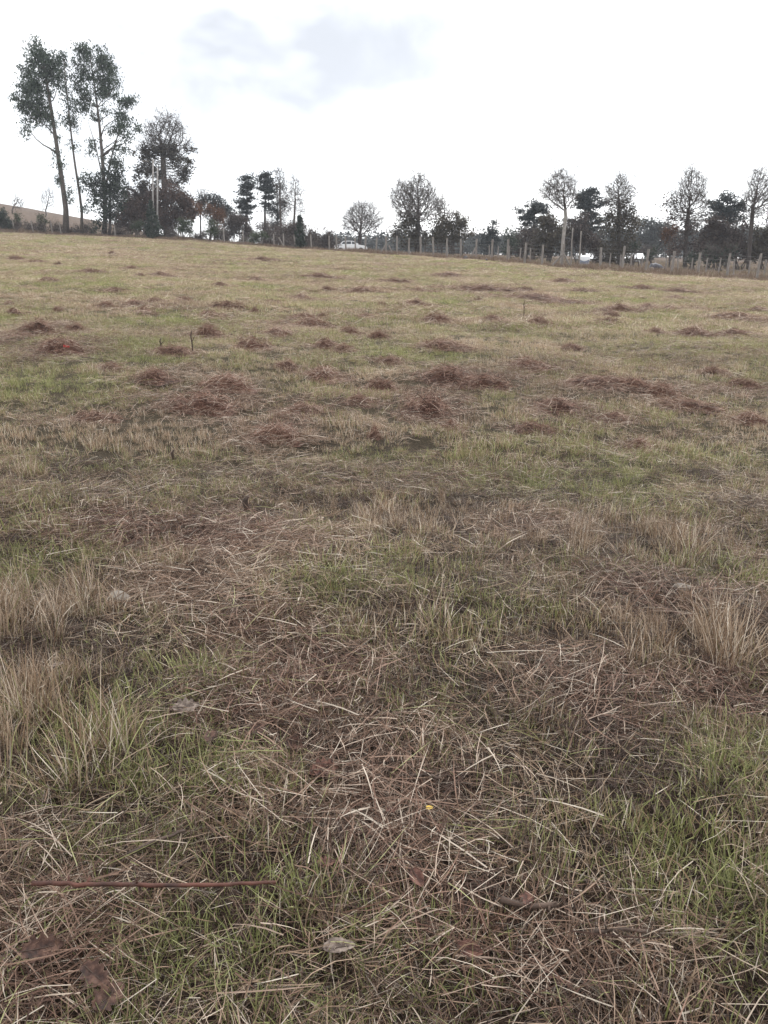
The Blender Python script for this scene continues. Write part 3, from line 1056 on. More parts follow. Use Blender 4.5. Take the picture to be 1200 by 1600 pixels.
def bare_tree(name, label, cat, u, Y, trunk, crown, r0=0.16, bark_m=None, step=0.34, n_att=520, kill=0.6, twig_n=3, twig_l=0.55, twig_w=0.02, twig_up=0.25,
              leaf=None, lobes=None, leafy_share=0.0, lobe_dens=7, lobe_size=0.26, leaf_size=0.13, fan=0.75):
    """trunk: photo points of the bole; crown: lobes (u, v, ru, rv, weight) at distance Y that the branches fill"""
    base = foot(trunk[0][0], Y)
    s = px(Y)
    step = 2.6 * s
    n_att = int(n_att * 2.6)
    t = thing(name, label, cat, base)
    tp = path(trunk, Y, max(4, int(abs(trunk[0][1] - trunk[-1][1]) * s / step)))
    tp[:, :2] += base[:2] - tp[0, :2]
    tp[0] = base - np.array([0, 0, 0.12])
    att = []
    tot = sum(l[2] * l[3] * (l[4] if len(l) > 4 else 1) for l in crown)
    for l in crown:
        n = int(n_att * l[2] * l[3] * (l[4] if len(l) > 4 else 1) / tot) + 4
        d = rng.normal(size=(n, 3))
        d /= np.linalg.norm(d, axis=1, keepdims=True)
        att.append(P(l[0], l[1], Y) + d * rng.random((n, 1)) ** 0.55 * rng.choice([0.85, 1.0, 1.15], (n, 1), p=[0.5, 0.38, 0.12]) * np.array([l[2] * s, l[2] * s * fan, l[3] * s]))
    nodes, par = colonise(tp, np.concatenate(att), step, 26 * s, 3.0 * s)
    n = len(nodes)
    kids = np.bincount(par[par >= 0], minlength=n)
    area = np.where(kids == 0, 1.0, 0.0)
    for k in range(n - 1, 0, -1):
        area[par[k]] += area[k]
    rad = (area / area[0]) ** 0.47 * r0 * 0.85
    rad = np.maximum(rad, 0.008)
    nt = len(tp)
    mt, mc = MB(), MB()
    mt.tube(tp, np.maximum(rad[:nt], 0.02) * np.concatenate([[1.2], np.ones(nt - 1)]), 8, cap=False)
    # every other segment as a three-sided tapering prism, all at once
    k = np.arange(nt, n)
    p0, p1, ra, rb = nodes[par[k]], nodes[k], np.minimum(rad[par[k]], rad[k] * 1.25), rad[k]
    d = p1 - p0
    d /= np.linalg.norm(d, axis=1, keepdims=True) + 1e-9
    sx = np.cross(d, np.array([0.31, 0.9, 0.2]))
    sx /= np.linalg.norm(sx, axis=1, keepdims=True) + 1e-9
    sy = np.cross(d, sx)
    ring = [math.cos(a) * sx + math.sin(a) * sy for a in (0, 2.094, 4.189)]
    v = np.stack([p0 + q * ra[:, None] for q in ring] + [p1 + d * rb[:, None] * 0.4 + q * rb[:, None] for q in ring], 1).reshape(-1, 3)
    bi = (np.arange(len(k)) * 6)[:, None]
    q = np.concatenate([bi + np.array([[a, (a + 1) % 3, 3 + (a + 1) % 3, 3 + a]]) for a in range(3)], 0)
    mc.add(v, q, None, np.repeat(rng.random(len(k)), 6), 0.5)
    # fine twigs at the outer nodes
    tips = np.where((rad < 0.03) & (np.arange(n) >= nt))[0]
    id_ = np.repeat(tips, twig_n)
    dirn = nodes[id_] - nodes[par[id_]]
    dirn /= np.linalg.norm(dirn, axis=1, keepdims=True) + 1e-9
    dv = dirn * 0.8 + rng.normal(size=dirn.shape) * 0.5 + np.array([0, 0, twig_up])
    e = nodes[id_] + dv * (twig_l * np.minimum(rng.gamma(2.2, 0.34, len(id_)), 1.25))[:, None]
    mc.needles(nodes[id_], e, twig_w * 1.7)
    f = nodes[id_] + (e - nodes[id_]) * rng.uniform(0.3, 0.8, (len(e), 1))
    e2 = f + (dv * 0.5 + rng.normal(size=dv.shape) * 0.55) * (twig_l * rng.uniform(0.25, 0.8, len(e)))[:, None]
    mc.needles(f, e2, twig_w * 1.3)
    e = np.concatenate([e, e2])
    to_local((mt, mc), base)
    mt.build('trunk', bark_m or M_BARK, t, True)
    mc.build('branches', M_TWIG, t)
    if leaf is not None:
        ml = MB()
        if leafy_share > 0:
            cc = e[rng.random(len(e)) < leafy_share]
            cc = np.repeat(cc, 3, 0)
            ml.leaves(cc + rng.normal(size=cc.shape) * 0.06, leaf_size)
        if lobes:
            ml.leaves(clumps_in(lobes, Y, lobe_dens, 0.42, 70), lobe_size * 0.75)
        to_local((ml,), base)
        ml.build('foliage', leaf, t)
    return t


def bush(name, label, cat, u, Y, lobes, m, dens=9, size=0.26, twigs=400, cl=0.35, group=None, n_per=24, stem_m=None):
    base = foot(u, Y)
    t = thing(name, label, cat, base, 0, group)
    mc, ms = MB(), MB()
    pts = clumps_in(lobes, Y, dens, cl, n_per, 0.9)
    zmin = height(pts[:, 0], pts[:, 1])
    pts = pts[pts[:, 2] > zmin - 0.05]
    pts2 = np.repeat(pts, 4, 0)
    mc.leaves(pts2 + rng.normal(size=pts2.shape) * cl * 0.5, size * 0.75)
    for _ in range(7):
        tgt = pts[rng.integers(len(pts))]
        st = base + np.array([rng.normal(0, 0.3), rng.normal(0, 0.2), -0.1])
        ms.tube(wander(st, tgt, 5, 0.05), np.linspace(0.06, 0.015, 5), 5)
    if twigs:
        id_ = rng.integers(len(pts), size=twigs)
        d = rng.normal(size=(twigs, 3)) * 0.35 + np.array([0, 0, 0.45])
        ms.needles(pts[id_], pts[id_] + d, 0.028)
    to_local((mc, ms), base)
    ms.build('stems', stem_m or M_TWIG, t)
    mc.build('foliage', m, t)
    return t


# --- the three eucalyptus
leafy_tree('eucalyptus_tree', 'tall eucalyptus with thick bare leaning trunk and dense rounded top', 'tree', 107, 97,
           [(107, 358), (98, 290), (89, 230), (80, 170), (70, 110), (64, 75)], 0.34, 0.07,
           [(62, 84, 20, 20), (75, 103, 18, 22), (54, 112, 16, 20), (47, 135, 20, 18), (38, 160, 15, 18), (60, 150, 18, 22), (84, 130, 12, 20, .6), (52, 182, 16, 14),
            (68, 178, 14, 14, .7), (40, 207, 8, 9, .5), (82, 190, 10, 18, .4), (88, 225, 10, 14, .35), (96, 255, 7, 12, .3), (104, 310, 7, 20, .35), (92, 283, 6, 8, .3)],
           M_EUC, M_BARK, 8, 0.42, 0.42, 24, True, 22)
leafy_tree('eucalyptus_tree', 'slender thin-trunked eucalyptus with sparse narrow crown between two bigger ones', 'tree', 131, 96,
           [(131, 356), (124, 300), (116, 250), (110, 200), (104, 140), (99, 85)], 0.17, 0.04,
           [(99, 84, 7, 11), (97, 110, 8, 14, .7), (104, 135, 9, 14, .5), (110, 160, 11, 16, .6), (113, 182, 11, 12), (107, 195, 8, 12, .8), (116, 225, 8, 14, .4),
            (126, 285, 9, 18, .35), (134, 320, 9, 14, .5)],
           M_EUC, M_BARK, 8, 0.38, 0.4, 22, True, 16)
leafy_tree('eucalyptus_tree', 'tall eucalyptus with high oval crown and a leafy side limb', 'tree', 165, 98,
           [(165, 362), (164, 320), (161, 260), (156, 200), (150, 150), (141, 90)], 0.30, 0.05,
           [(137, 79, 17, 12), (158, 92, 16, 15), (128, 100, 13, 16, .7), (168, 115, 12, 18), (150, 118, 15, 18, .7), (124, 128, 11, 16), (138, 145, 13, 16, .6), (160, 142, 15, 15),
            (135, 165, 12, 13, .7), (178, 140, 9, 14, .5), (153, 175, 12, 14, .5), (200, 163, 13, 13), (190, 185, 13, 16), (182, 205, 13, 12, .7), (214, 203, 7, 6, .8), (200, 215, 9, 9, .5),
            (140, 222, 14, 10, .4), (152, 240, 14, 12, .35), (185, 236, 14, 15, .5), (176, 255, 10, 14, .4)],
           M_EUC, M_BARK, 8, 0.42, 0.42, 24, True, 26, extra=[([(164, 300), (172, 250), (185, 205), (199, 160)], 0.13, 0.03), ([(163, 290), (150, 230), (138, 190)], 0.09, 0.02)])
leafy_tree('evergreen_tree', 'dense dark evergreen bushing up around the eucalyptus foot', 'tree', 172, 95.5,
           [(172, 362), (172, 330), (172, 280)], 0.2, 0.06,
           [(148, 285, 16, 14, .8), (180, 262, 14, 14), (172, 285, 20, 16), (155, 308, 18, 16, .8), (183, 300, 14, 20), (168, 330, 22, 18, .6), (160, 348, 16, 14, .5)],
           M_DARK, M_DBARK, 9, 0.32, 0.42, 24, False, 14)

# --- old ivy-clad tree and its rust thicket
bare_tree('old_tree', 'old ivy-clad tree with gnarled bare top beyond the fence', 'tree', 258, 104, [(262, 372), (261, 320), (258, 270), (257, 245)],
          [(240, 205, 16, 14), (258, 192, 16, 14), (275, 205, 16, 16), (250, 220, 24, 14), (285, 225, 14, 10), (228, 232, 14, 12), (270, 240, 22, 14), (297, 236, 8, 6), (245, 262, 24, 18, .5), (275, 270, 18, 18, .5)],
          0.42, M_BARK, twig_n=4, twig_l=0.8, twig_w=0.028, leaf=M_OLIVE, leafy_share=0.14,
          lobes=[(218, 246, 12, 12, .7), (226, 230, 12, 9, .6), (292, 256, 12, 13, .7), (236, 240, 18, 16), (256, 234, 18, 14), (274, 244, 17, 18), (230, 262, 16, 14), (222, 280, 12, 14, .7), (286, 272, 11, 14, .7), (250, 272, 13, 20, .7), (276, 285, 13, 20, .7),
                 (297, 234, 9, 6, .6), (215, 262, 8, 8, .4)], lobe_size=0.32)
bush('thicket', 'broad rust-brown thicket under the old ivy-clad tree', 'thicket', 255, 100, [(222, 322, 34, 26), (262, 310, 34, 28), (200, 338, 24, 20), (284, 332, 22, 26), (240, 345, 40, 18)],
     M_DULL, 8, 0.28, 2600, stem_m=M_TWIG)
bush('thicket', 'grey-brown thicket behind the dense evergreen and the pale poles', 'thicket', 205, 106, [(205, 318, 22, 24), (225, 305, 16, 20), (195, 345, 20, 14), (300, 330, 14, 22), (250, 330, 50, 28)], M_BROWN, 8, 0.32, 1200)


def cone_tree(u, Y, top_v, half_w, label):
    base = foot(u, Y)
    top = P(u, top_v, Y)
    H, a = top[2] - base[2], half_w * px(Y)
    t = thing('cypress_tree', label, 'tree', base)
    mt, mc = MB(), MB()
    mt.tube([base - (0, 0, .1), base + (0, 0, H * 0.5), base + (0.03, 0, H * 0.9)], [0.1, 0.06, 0.02], 6)
    nc = int(90 * H)
    f = rng.random(nc) ** 1.3
    an = rng.uniform(0, 6.283, nc)
    rr = a * np.interp(f, [0, .12, .5, 1], [.8, 1, .75, .03]) * rng.uniform(0.55, 1.08, nc) * (1 + 0.15 * np.sin(an * 3 + f * 9))
    c = np.stack([rr * np.cos(an), rr * np.sin(an), f * H + 0.1], -1)
    pts = np.repeat(c, 8, 0) + rng.normal(size=(nc * 8, 3)) * 0.1
    mc.leaves(pts + base, 0.2)
    to_local((mt, mc), base)
    mt.build('trunk', M_DBARK, t, True)
    mc.build('crown', M_DARK, t)


cone_tree(243, 93.5, 316, 13, 'dark conical evergreen in front of the twin pale poles')
cone_tree(470, 83.5, 340, 7.5, 'narrow dark conical evergreen beside the gap near the white car')

# --- mixed trees in the middle
leafy_tree('dark_tree', 'dark rounded evergreen next to rust-leaved small trees', 'tree', 335, 108, [(335, 378), (335, 330)], 0.15, 0.05,
           [(322, 318, 14, 14), (335, 314, 12, 12), (352, 325, 10, 14), (340, 335, 22, 18), (362, 345, 12, 16, .7)], M_PINE, M_DBARK, 8, 0.3, 0.4)
leafy_tree('rust_tree', 'small tree with rusty orange autumn leaves by the field fence', 'tree', 340, 96, [(340, 380), (340, 340)], 0.1, 0.04,
           [(334, 330, 10, 12, .8), (346, 342, 10, 14), (338, 352, 14, 14, .8), (312, 335, 8, 16, .6)], M_RUST, M_BARK, 7, 0.25, 0.35, twigs=500)


def pine(u, Y, top_v, base_keys, layers, label, r0=0.18, m=M_PINE):
    """layered conifer: flat plates of needles at the ends of level boughs"""
    base = foot(u, Y)
    s = px(Y)
    t = thing('pine_tree', label, 'tree', base)
    mt, mc = MB(), MB()
    tp = path(base_keys, Y, 10)
    tp[0] = base - (0, 0, .1)
    mt.tube(tp, np.linspace(r0 * 1.2, 0.04, 10), 7)
    for (du, v, w) in layers:
        c = P(u + du, v, Y)
        k = int(np.argmin(abs(tp[:, 2] - (c[2] - 0.3))))
        a = w * s
        for j in range(5):
            an = rng.uniform(0, 6.283)
            e = c + np.array([math.cos(an) * a * rng.uniform(0.6, 1.15), math.sin(an) * a * 0.9, rng.normal(0.1, 0.32)])
            mt.tube(wander(tp[k], e, 5, 0.04), np.linspace(0.045, 0.015, 5), 4)
            nc = 7
            f = rng.uniform(0.35, 1.05, (nc, 1))
            cc = tp[k] * (1 - f) + e * f + np.array([0, 0, 0.12]) + rng.normal(size=(nc, 3)) * np.array([0.3, 0.3, 0.1])
            pts = np.repeat(cc, 20, 0) + rng.normal(size=(nc * 20, 3)) * np.array([0.21, 0.21, 0.10])
            mc.leaves(pts, 0.2)
    to_local((mt, mc), base)
    mt.build('trunk', M_BARK, t, True)
    mc.build('crown', m, t)


pine(384, 108, 282, [(384, 376), (386, 330), (386, 284)],
     [(2, 284, 7), (-2, 291, 9), (5, 294, 9), (-4, 303, 12), (3, 310, 11), (-5, 318, 14), (4, 326, 12), (0, 335, 13), (-3, 345, 12)], 'layered pine with rounded crown standing alone beside the taller pine')
pine(414, 106, 275, [(414, 376), (414, 330), (415, 276)],
     [(0, 276, 9), (-2, 281, 10), (8, 286, 9), (4, 293, 9), (10, 300, 8), (-3, 299, 6), (12, 312, 8), (8, 324, 7)], 'tall bare-trunked pine with a flat cap of needles')
leafy_tree('mixed_tree', 'loose mottled tree between the tall pine and slender bare poplars', 'tree', 433, 104, [(433, 380), (434, 340), (432, 290)], 0.15, 0.04,
           [(432, 300, 12, 12, .7), (438, 318, 12, 14, .8), (424, 325, 12, 14, .6), (436, 340, 16, 16, .7), (430, 355, 18, 12)], M_PINE, M_BARK, 6, 0.26, 0.36, twigs=500)
bare_tree('poplar_tree', 'slender pale bare tree rising above the mottled tree', 'tree', 438, 102, [(440, 384), (439, 340), (438, 300)],
          [(437, 274, 8, 10), (438, 290, 11, 12), (441, 310, 11, 12), (444, 330, 10, 12)], 0.15, M_BARK, n_att=240, twig_l=0.5, leaf=M_BROWN, leafy_share=0.2)
bare_tree('poplar_tree', 'slender bare tree with airy twigs above grey scrub', 'tree', 459, 100, [(459, 386), (460, 345), (462, 310)],
          [(461, 285, 9, 9), (462, 300, 13, 12), (468, 315, 10, 12), (455, 318, 9, 12), (472, 330, 8, 8)], 0.15, M_BARK, n_att=240, twig_l=0.5)
bare_tree('poplar_tree', 'thin bare tree poking up between dark evergreen and ivy-clad tree', 'tree', 315, 112, [(315, 378), (315, 340), (315, 318)],
          [(315, 304, 10, 9), (316, 316, 11, 8)], 0.12, M_BARK, n_att=140, twig_l=0.5)

for (u, Y, lobes, m, lab) in [
    (375, 100, [(372, 352, 16, 18), (385, 365, 16, 10)], M_BROWN, 'brown twiggy scrub under the layered pine'),
    (430, 96, [(425, 362, 24, 12), (445, 368, 18, 10)], M_BROWN, 'brown twiggy scrub below the slender bare trees'),
    (460, 92, [(455, 362, 22, 16), (485, 372, 16, 10)], M_BROWN, 'grey-brown scrub behind the narrow conical evergreen'),
    (508, 95, [(500, 378, 18, 9), (520, 380, 12, 8), (510, 370, 10, 8)], M_BROWN, 'low grey scrub beside the parked white car'),
    (362, 100, [(362, 350, 10, 16), (355, 365, 12, 10)], M_BROWN, 'dark brown scrub right of the rust-leaved tree'),
]:
    bush('scrub_bush', lab, 'bush', u, Y, lobes, m, 11, 0.25, 1000)
for (u, Y, lobes, lab) in [
    (290, 92, [(288, 352, 11, 10), (294, 360, 10, 7)], 'rounded green shrub at the fence below the rust thicket'),
    (330, 91, [(330, 354, 11, 8), (333, 362, 10, 6)], 'rounded green shrub at the fence below the rust tree'),
    (405, 87, [(405, 368, 14, 6), (398, 374, 9, 5)], 'low flat green shrub near the pale fence post under the pines'),
    (5, 98, [(2, 340, 12, 14), (8, 352, 12, 9)], 'dark green shrub at the foot of the brown hillside'),
    (216, 94, [(214, 352, 10, 7)], 'small dark green shrub beside the conical evergreen'),
    (68, 95.5, [(67, 341, 6, 4), (66, 347, 5, 4)], 'small clipped round shrub against the brown hillside'),
    (28, 95.5, [(28, 337, 5, 4), (28, 342, 4, 3)], 'tiny dark shrub topping a pale post by the hillside'),
]:
    bush('green_shrub', lab, 'shrub', u, Y, lobes, M_SHRUB if u > 20 else M_DARK, 26, 0.18, 60, 0.22)
for i, (u, w, h) in enumerate([(12, 16, 9), (45, 16, 10), (62, 14, 8), (88, 14, 10), (118, 14, 9), (140, 12, 9), (190, 14, 9), (230, 14, 9), (268, 14, 9), (310, 14, 10), (348, 16, 10),
                               (380, 14, 8), (440, 16, 9), (490, 16, 9), (415, 14, 8)]):
    Y = float(np.interp(P(u, 400, 90)[0] / 90, FA, FY)) + 2.2
    b = foot(u, Y)
    vb = 800 - F * math.tan(math.atan2(b[2] - EYE, Y) + PITCH)
    bush('hedge_bush', 'brown leafless bush in the overgrown hedge along the fence', 'bush', u, Y, [(u, vb - h * 0.55, w, h)], M_BROWN, 12, 0.2, 420, 0.3, group='bushes of the overgrown hedge')

# --- bare trees around the car
bare_tree('bare_tree', 'round-headed leafless tree behind the white car', 'tree', 565, 112, [(562, 392), (562, 378), (563, 368)],
          [(565, 338, 28, 20), (548, 345, 16, 18), (584, 345, 16, 16), (566, 352, 32, 14), (566, 326, 20, 12)], 0.30, M_DBARK, n_att=620, twig_n=4, twig_l=0.7, step=0.36)
bare_tree('bare_tree', 'large leafless tree with upswept branches above dark ivy', 'tree', 650, 92, [(652, 402), (652, 375), (653, 350)],
          [(650, 292, 16, 18), (630, 300, 16, 16), (668, 305, 14, 18), (648, 315, 30, 18), (622, 318, 13, 14), (680, 325, 14, 14), (650, 335, 32, 14), (658, 282, 8, 10)],
          0.34, M_DBARK, n_att=760, twig_n=4, twig_l=0.65, twig_up=0.5, leaf=M_OLIVE, leafy_share=0.10,
          lobes=[(640, 352, 26, 18), (628, 368, 22, 18), (650, 372, 24, 18)], lobe_dens=9)
leafy_tree('ivy_tree', 'squat dark tree thick with brown-olive leaves next to the large leafless tree', 'tree', 705, 90, [(708, 402), (707, 370), (705, 345)], 0.22, 0.06,
           [(690, 352, 18, 16), (710, 345, 18, 14), (722, 360, 14, 18, .8), (700, 372, 26, 18), (732, 375, 8, 14, .5)], M_OLIVE, M_DBARK, 8, 0.28, 0.4, twigs=900)
bare_tree('bare_tree', 'small leafless tree growing from the squat brown-olive tree', 'tree', 690, 93, [(690, 402), (690, 360), (691, 345)],
          [(690, 325, 12, 14), (692, 312, 6, 8), (700, 335, 12, 10)], 0.15, M_DBARK, n_att=200, twig_l=0.5)
leafy_tree('conifer_tree', 'dark conifer with ragged pointed top behind the middle fence', 'tree', 770, 98, [(770, 405), (770, 345)], 0.15, 0.03,
           [(770, 350, 7, 8), (767, 362, 11, 10), (775, 372, 14, 10), (766, 385, 16, 12), (752, 380, 10, 14, .5)], M_PINE, M_DBARK, 10, 0.26, 0.34)
leafy_tree('small_tree', 'small dark broadleaf with glossy leaves near the middle fence', 'tree', 797, 80, [(797, 408), (796, 370)], 0.08, 0.03,
           [(798, 364, 8, 8), (790, 376, 10, 9), (804, 378, 8, 9), (796, 390, 12, 9)], M_DARK, M_DBARK, 11, 0.22, 0.3)

# --- the wood on the right
pine(835, 92, 320, [(833, 408), (833, 370), (836, 322)], [(8, 322, 10), (-2, 327, 14), (-12, 334, 14), (10, 332, 14), (-18, 344, 12), (6, 342, 18), (-6, 352, 18), (12, 356, 14), (0, 366, 18)],
     'spreading cedar with flat dark tiers beside the pale-trunked tree', 0.2)
pine(915, 90, 300, [(912, 408), (912, 360), (917, 302)], [(4, 302, 10), (0, 309, 13), (-8, 316, 15), (10, 318, 14), (-10, 327, 18), (14, 328, 18), (4, 338, 20), (-6, 348, 20), (20, 346, 14), (6, 360, 18)],
     'tall dark cedar rising between two thinly leaved trees', 0.22)
pine(1135, 85, 312, [(1138, 415), (1138, 370), (1136, 314)], [(2, 314, 12), (-10, 319, 16), (14, 322, 16), (-20, 328, 14), (4, 330, 22), (20, 334, 16), (-14, 340, 20), (8, 346, 22)],
     'wide flat-tiered cedar above a dark purple thicket', 0.22)
bare_tree('birch_tree', 'pale-trunked tree with thin autumn crown at the braced fence post', 'tree', 876, 62.5, [(878, 416), (881, 375), (885, 338), (884, 325)],
          [(875, 275, 14, 12), (862, 290, 16, 14), (888, 288, 14, 14), (872, 300, 26, 16), (850, 303, 10, 10), (895, 305, 9, 12), (878, 318, 20, 10)], 0.15, M_PBARK,
          step=0.22, n_att=560, kill=0.36, twig_l=0.36, twig_w=0.013, twig_up=0.1, leaf=M_BROWN, leafy_share=0.14, leaf_size=0.09)
bare_tree('autumn_tree', 'thinly leaved tree with domed top above a solid brown skirt', 'tree', 968, 78, [(968, 412), (968, 350), (968, 310)],
          [(968, 285, 13, 12), (958, 298, 13, 12), (978, 298, 13, 12), (968, 312, 24, 12), (968, 335, 24, 18, .5)], 0.22, M_DBARK, step=0.28, n_att=560, kill=0.46, twig_l=0.45, twig_w=0.016,
          leaf=M_OLIVE, leafy_share=0.15, leaf_size=0.11, lobes=[(968, 330, 22, 18, .8), (960, 355, 26, 22), (976, 360, 24, 24), (968, 385, 28, 18)], lobe_dens=8)
bare_tree('autumn_tree', 'tall forked tree with bare crown and brown leaves low down', 'tree', 1078, 76, [(1072, 418), (1074, 370), (1078, 330)],
          [(1080, 274, 13, 12), (1072, 290, 14, 14), (1092, 290, 12, 16), (1080, 308, 26, 16), (1056, 312, 10, 12), (1098, 322, 10, 16), (1066, 330, 18, 16), (1084, 345, 18, 18, .6)], 0.24, M_DBARK,
          step=0.28, n_att=680, kill=0.46, twig_l=0.45, twig_w=0.016, twig_up=0.4, leaf=M_BROWN, leafy_share=0.15, leaf_size=0.11,
          lobes=[(1055, 315, 12, 14, .4), (1066, 330, 16, 16, .6), (1052, 345, 12, 14, .4), (1072, 355, 18, 20, .5), (1062, 380, 18, 20, .8), (1084, 390, 16, 16, .8)])
bare_tree('autumn_tree', 'tall leafless tree with dark stem beside the wide flat-tiered cedar', 'tree', 1182, 73, [(1172, 424), (1176, 370), (1180, 325)],
          [(1188, 272, 12, 12), (1180, 290, 14, 14), (1198, 290, 14, 18), (1185, 308, 24, 14), (1166, 310, 8, 10), (1205, 315, 14, 16), (1180, 330, 18, 12)], 0.22, M_DBARK,
          step=0.27, n_att=620, kill=0.44, twig_l=0.42, twig_w=0.016, twig_up=0.4, leaf=M_BROWN, leafy_share=0.06, leaf_size=0.11)
leafy_tree('autumn_tree', 'rusty orange small tree against the tall forked tree', 'tree', 1046, 79, [(1046, 418), (1046, 370)], 0.1, 0.04,
           [(1046, 360, 11, 12), (1044, 376, 12, 14), (1050, 390, 12, 10, .6)], M_RUST, M_BARK, 7, 0.24, 0.32, twigs=300)
for (u, Y, lobes, m, lab) in [
    (858, 80, [(856, 352, 16, 16), (866, 375, 26, 24), (846, 385, 16, 18)], M_OLIVE, 'brown leafy thicket behind the pale-trunked tree'),
    (905, 82, [(902, 350, 18, 20), (908, 378, 24, 18)], M_BROWN, 'dense brown thicket at the foot of the tall dark cedar'),
    (828, 84, [(826, 378, 20, 18), (812, 390, 14, 12)], M_BROWN, 'grey-brown thicket at the foot of the spreading cedar'),
    (1112, 78, [(1110, 365, 20, 22), (1100, 390, 18, 18), (1125, 372, 22, 22)], M_BROWN, 'dark purple-brown thicket under the wide flat-tiered cedar'),
    (1155, 77, [(1152, 372, 20, 26), (1170, 395, 20, 16)], M_BROWN, 'dark brown thicket between cedar and tall leafless tree'),
    (1195, 76, [(1198, 360, 20, 28), (1190, 390, 20, 20), (1225, 370, 20, 30)], M_OLIVE, 'olive-brown thicket behind the tall leafless tree'),
    (934, 84, [(932, 392, 6, 11), (936, 402, 7, 8)], M_BROWN, 'narrow brown scrub in front of the white-roofed house'),
    (968, 82, [(966, 394, 16, 11), (978, 402, 10, 8), (956, 404, 12, 8)], M_OLIVE, 'low olive scrub around the foot of the brown-skirted tree'),
    (1000, 110, [(1012, 396, 8, 12), (992, 398, 5, 9)], M_BROWN, 'grey scrub at the end of the white-roofed house'),
    (1128, 70, [(1126, 398, 20, 10), (1118, 404, 14, 8)], M_DARK, 'low dark green thicket in front of the purple thicket'),
]:
    bush('thicket', lab, 'thicket', u, Y, lobes, m, 9, 0.28, 1300, 0.36)
for (u, Y, lobes, lab) in [(1022, 64, [(1019, 394, 8, 8), (1016, 402, 6, 6)], 'small dark green shrub beside the dark covered heap'),
                           (1080, 63, [(1078, 402, 9, 7), (1086, 406, 8, 6)], 'low dark green shrub below the tall forked tree'),
                           (992, 74, [(991, 384, 6, 10)], 'narrow green shrub beside the brown-skirted tree')]:
    bush('green_shrub', lab, 'shrub', u, Y, lobes, M_DARK, 30, 0.16, 40, 0.2)
leafy_tree('far_tree', 'hazy blue-green tree far behind the white roof', 'tree', 1018, 135, [(1018, 412), (1018, 345)], 0.25, 0.06,
           [(1012, 352, 14, 12), (1028, 358, 16, 16), (1012, 376, 16, 18), (1036, 382, 14, 18)], M_BLUE, M_DBARK, 4, 0.42, 0.6)

# --- tiny bare trees on the hill
bare_tree('hill_tree', 'tiny bare tree with rounded head on the brown hillside', 'tree', 27, 150, [(27, 345), (27, 335), (27, 328)], [(27, 318, 10, 10), (26, 312, 6, 7)], 0.16, M_BARK,
          n_att=160, twig_w=0.03)
bare_tree('hill_tree', 'tiny bare forked tree on the hill crest near the eucalyptus', 'tree', 77, 160, [(79, 348), (79, 336), (78, 328)], [(72, 312, 9, 12), (78, 304, 7, 9), (70, 325, 7, 5), (82, 315, 5, 10)],
          0.16, M_BARK, n_att=170, twig_w=0.03)

# --- far woodland that reads as one mass
mb = MB()
cc = []
for u in np.arange(440, 1260, 5.0):
    Y = rng.uniform(175, 225)
    tv = np.interp(u, [440, 500, 600, 740, 800, 1000, 1260], [372, 378, 372, 376, 370, 362, 360]) + rng.normal(0, 5)
    b = foot(u, Y)
    tz = P(u, tv, Y)[2]
    n = 46
    f = rng.random(n) ** 0.7
    wd = 2.6 * (1 - 0.6 * f)
    cc.append(np.stack([b[0] + rng.normal(0, 1, n) * wd, b[1] + rng.normal(0, 1, n) * wd, b[2] + f * max(tz - b[2], 2)], -1))
cc = np.concatenate(cc)
pts = np.repeat(cc, 7, 0) + rng.normal(size=(len(cc) * 7, 3)) * 0.6
mb.leaves(pts, 0.7)
o = mb.build('far_woodland', M_BLUE)
tag(o, 'distant bluish woodland closing the view behind the fence trees', 'woodland')
o['kind'] = 'stuff'

# ------------------------------------------------------------------ fences
def post_mesh(h, r, n=8, seed=0):
    mb = MB()
    k = 6
    z = np.linspace(-0.35, h, k)
    pts = np.stack([np.cumsum(rng.normal(0, 0.008, k)), np.cumsum(rng.normal(0, 0.008, k)), z], -1)
    mb.tube(pts, r * rng.uniform(0.9, 1.08, k), n)
    return mb.mesh('post', M_POST)


def fence(label, posts, h, r, wires, wire_r=0.004, braces=()):
    base = foot(*posts[len(posts) // 2])
    t = thing('wire_fence', label, 'fence', base)
    me = [post_mesh(h, r) for _ in range(4)]
    feet = [foot(*p) for p in posts]
    tops = []
    for i, f in enumerate(feet):
        o = link('post', me[i % 4], t)
        sc = random.uniform(0.93, 1.07)
        o.scale = (1, 1, sc)
        o.location = f - base
        o.rotation_euler = (R(random.gauss(0, 1.5)), R(random.gauss(0, 2.2)), random.uniform(0, 6.28))
    for zz in wires:
        mb = MB()
        pts = []
        for i, f in enumerate(feet):
            pts.append(f - base + np.array([0, -r * 0.9, zz]))
            if i < len(feet) - 1:
                pts.append((f + feet[i + 1]) / 2 - base + np.array([0, -r * 0.9, zz - 0.03]))
        mb.tube(pts, wire_r, 4)
        mb.build('wire', M_WIRE, t)
    for (u0, u1, Y, zt) in braces:
        a, b = foot(u0, Y), foot(u1, Y)
        mb = MB()
        mb.tube(wander(a - base + np.array([0, -0.16, zt]), b - base + np.array([0, -0.16, -0.1]), 5, 0.008), [0.07, 0.068, 0.065, 0.06, 0.06], 7)
        mb.build('brace', M_POST, t)
    return t


def fy_at(u):
    x = P(u, 400, 70)[0] / 70
    return float(np.interp(x, FA, FY))


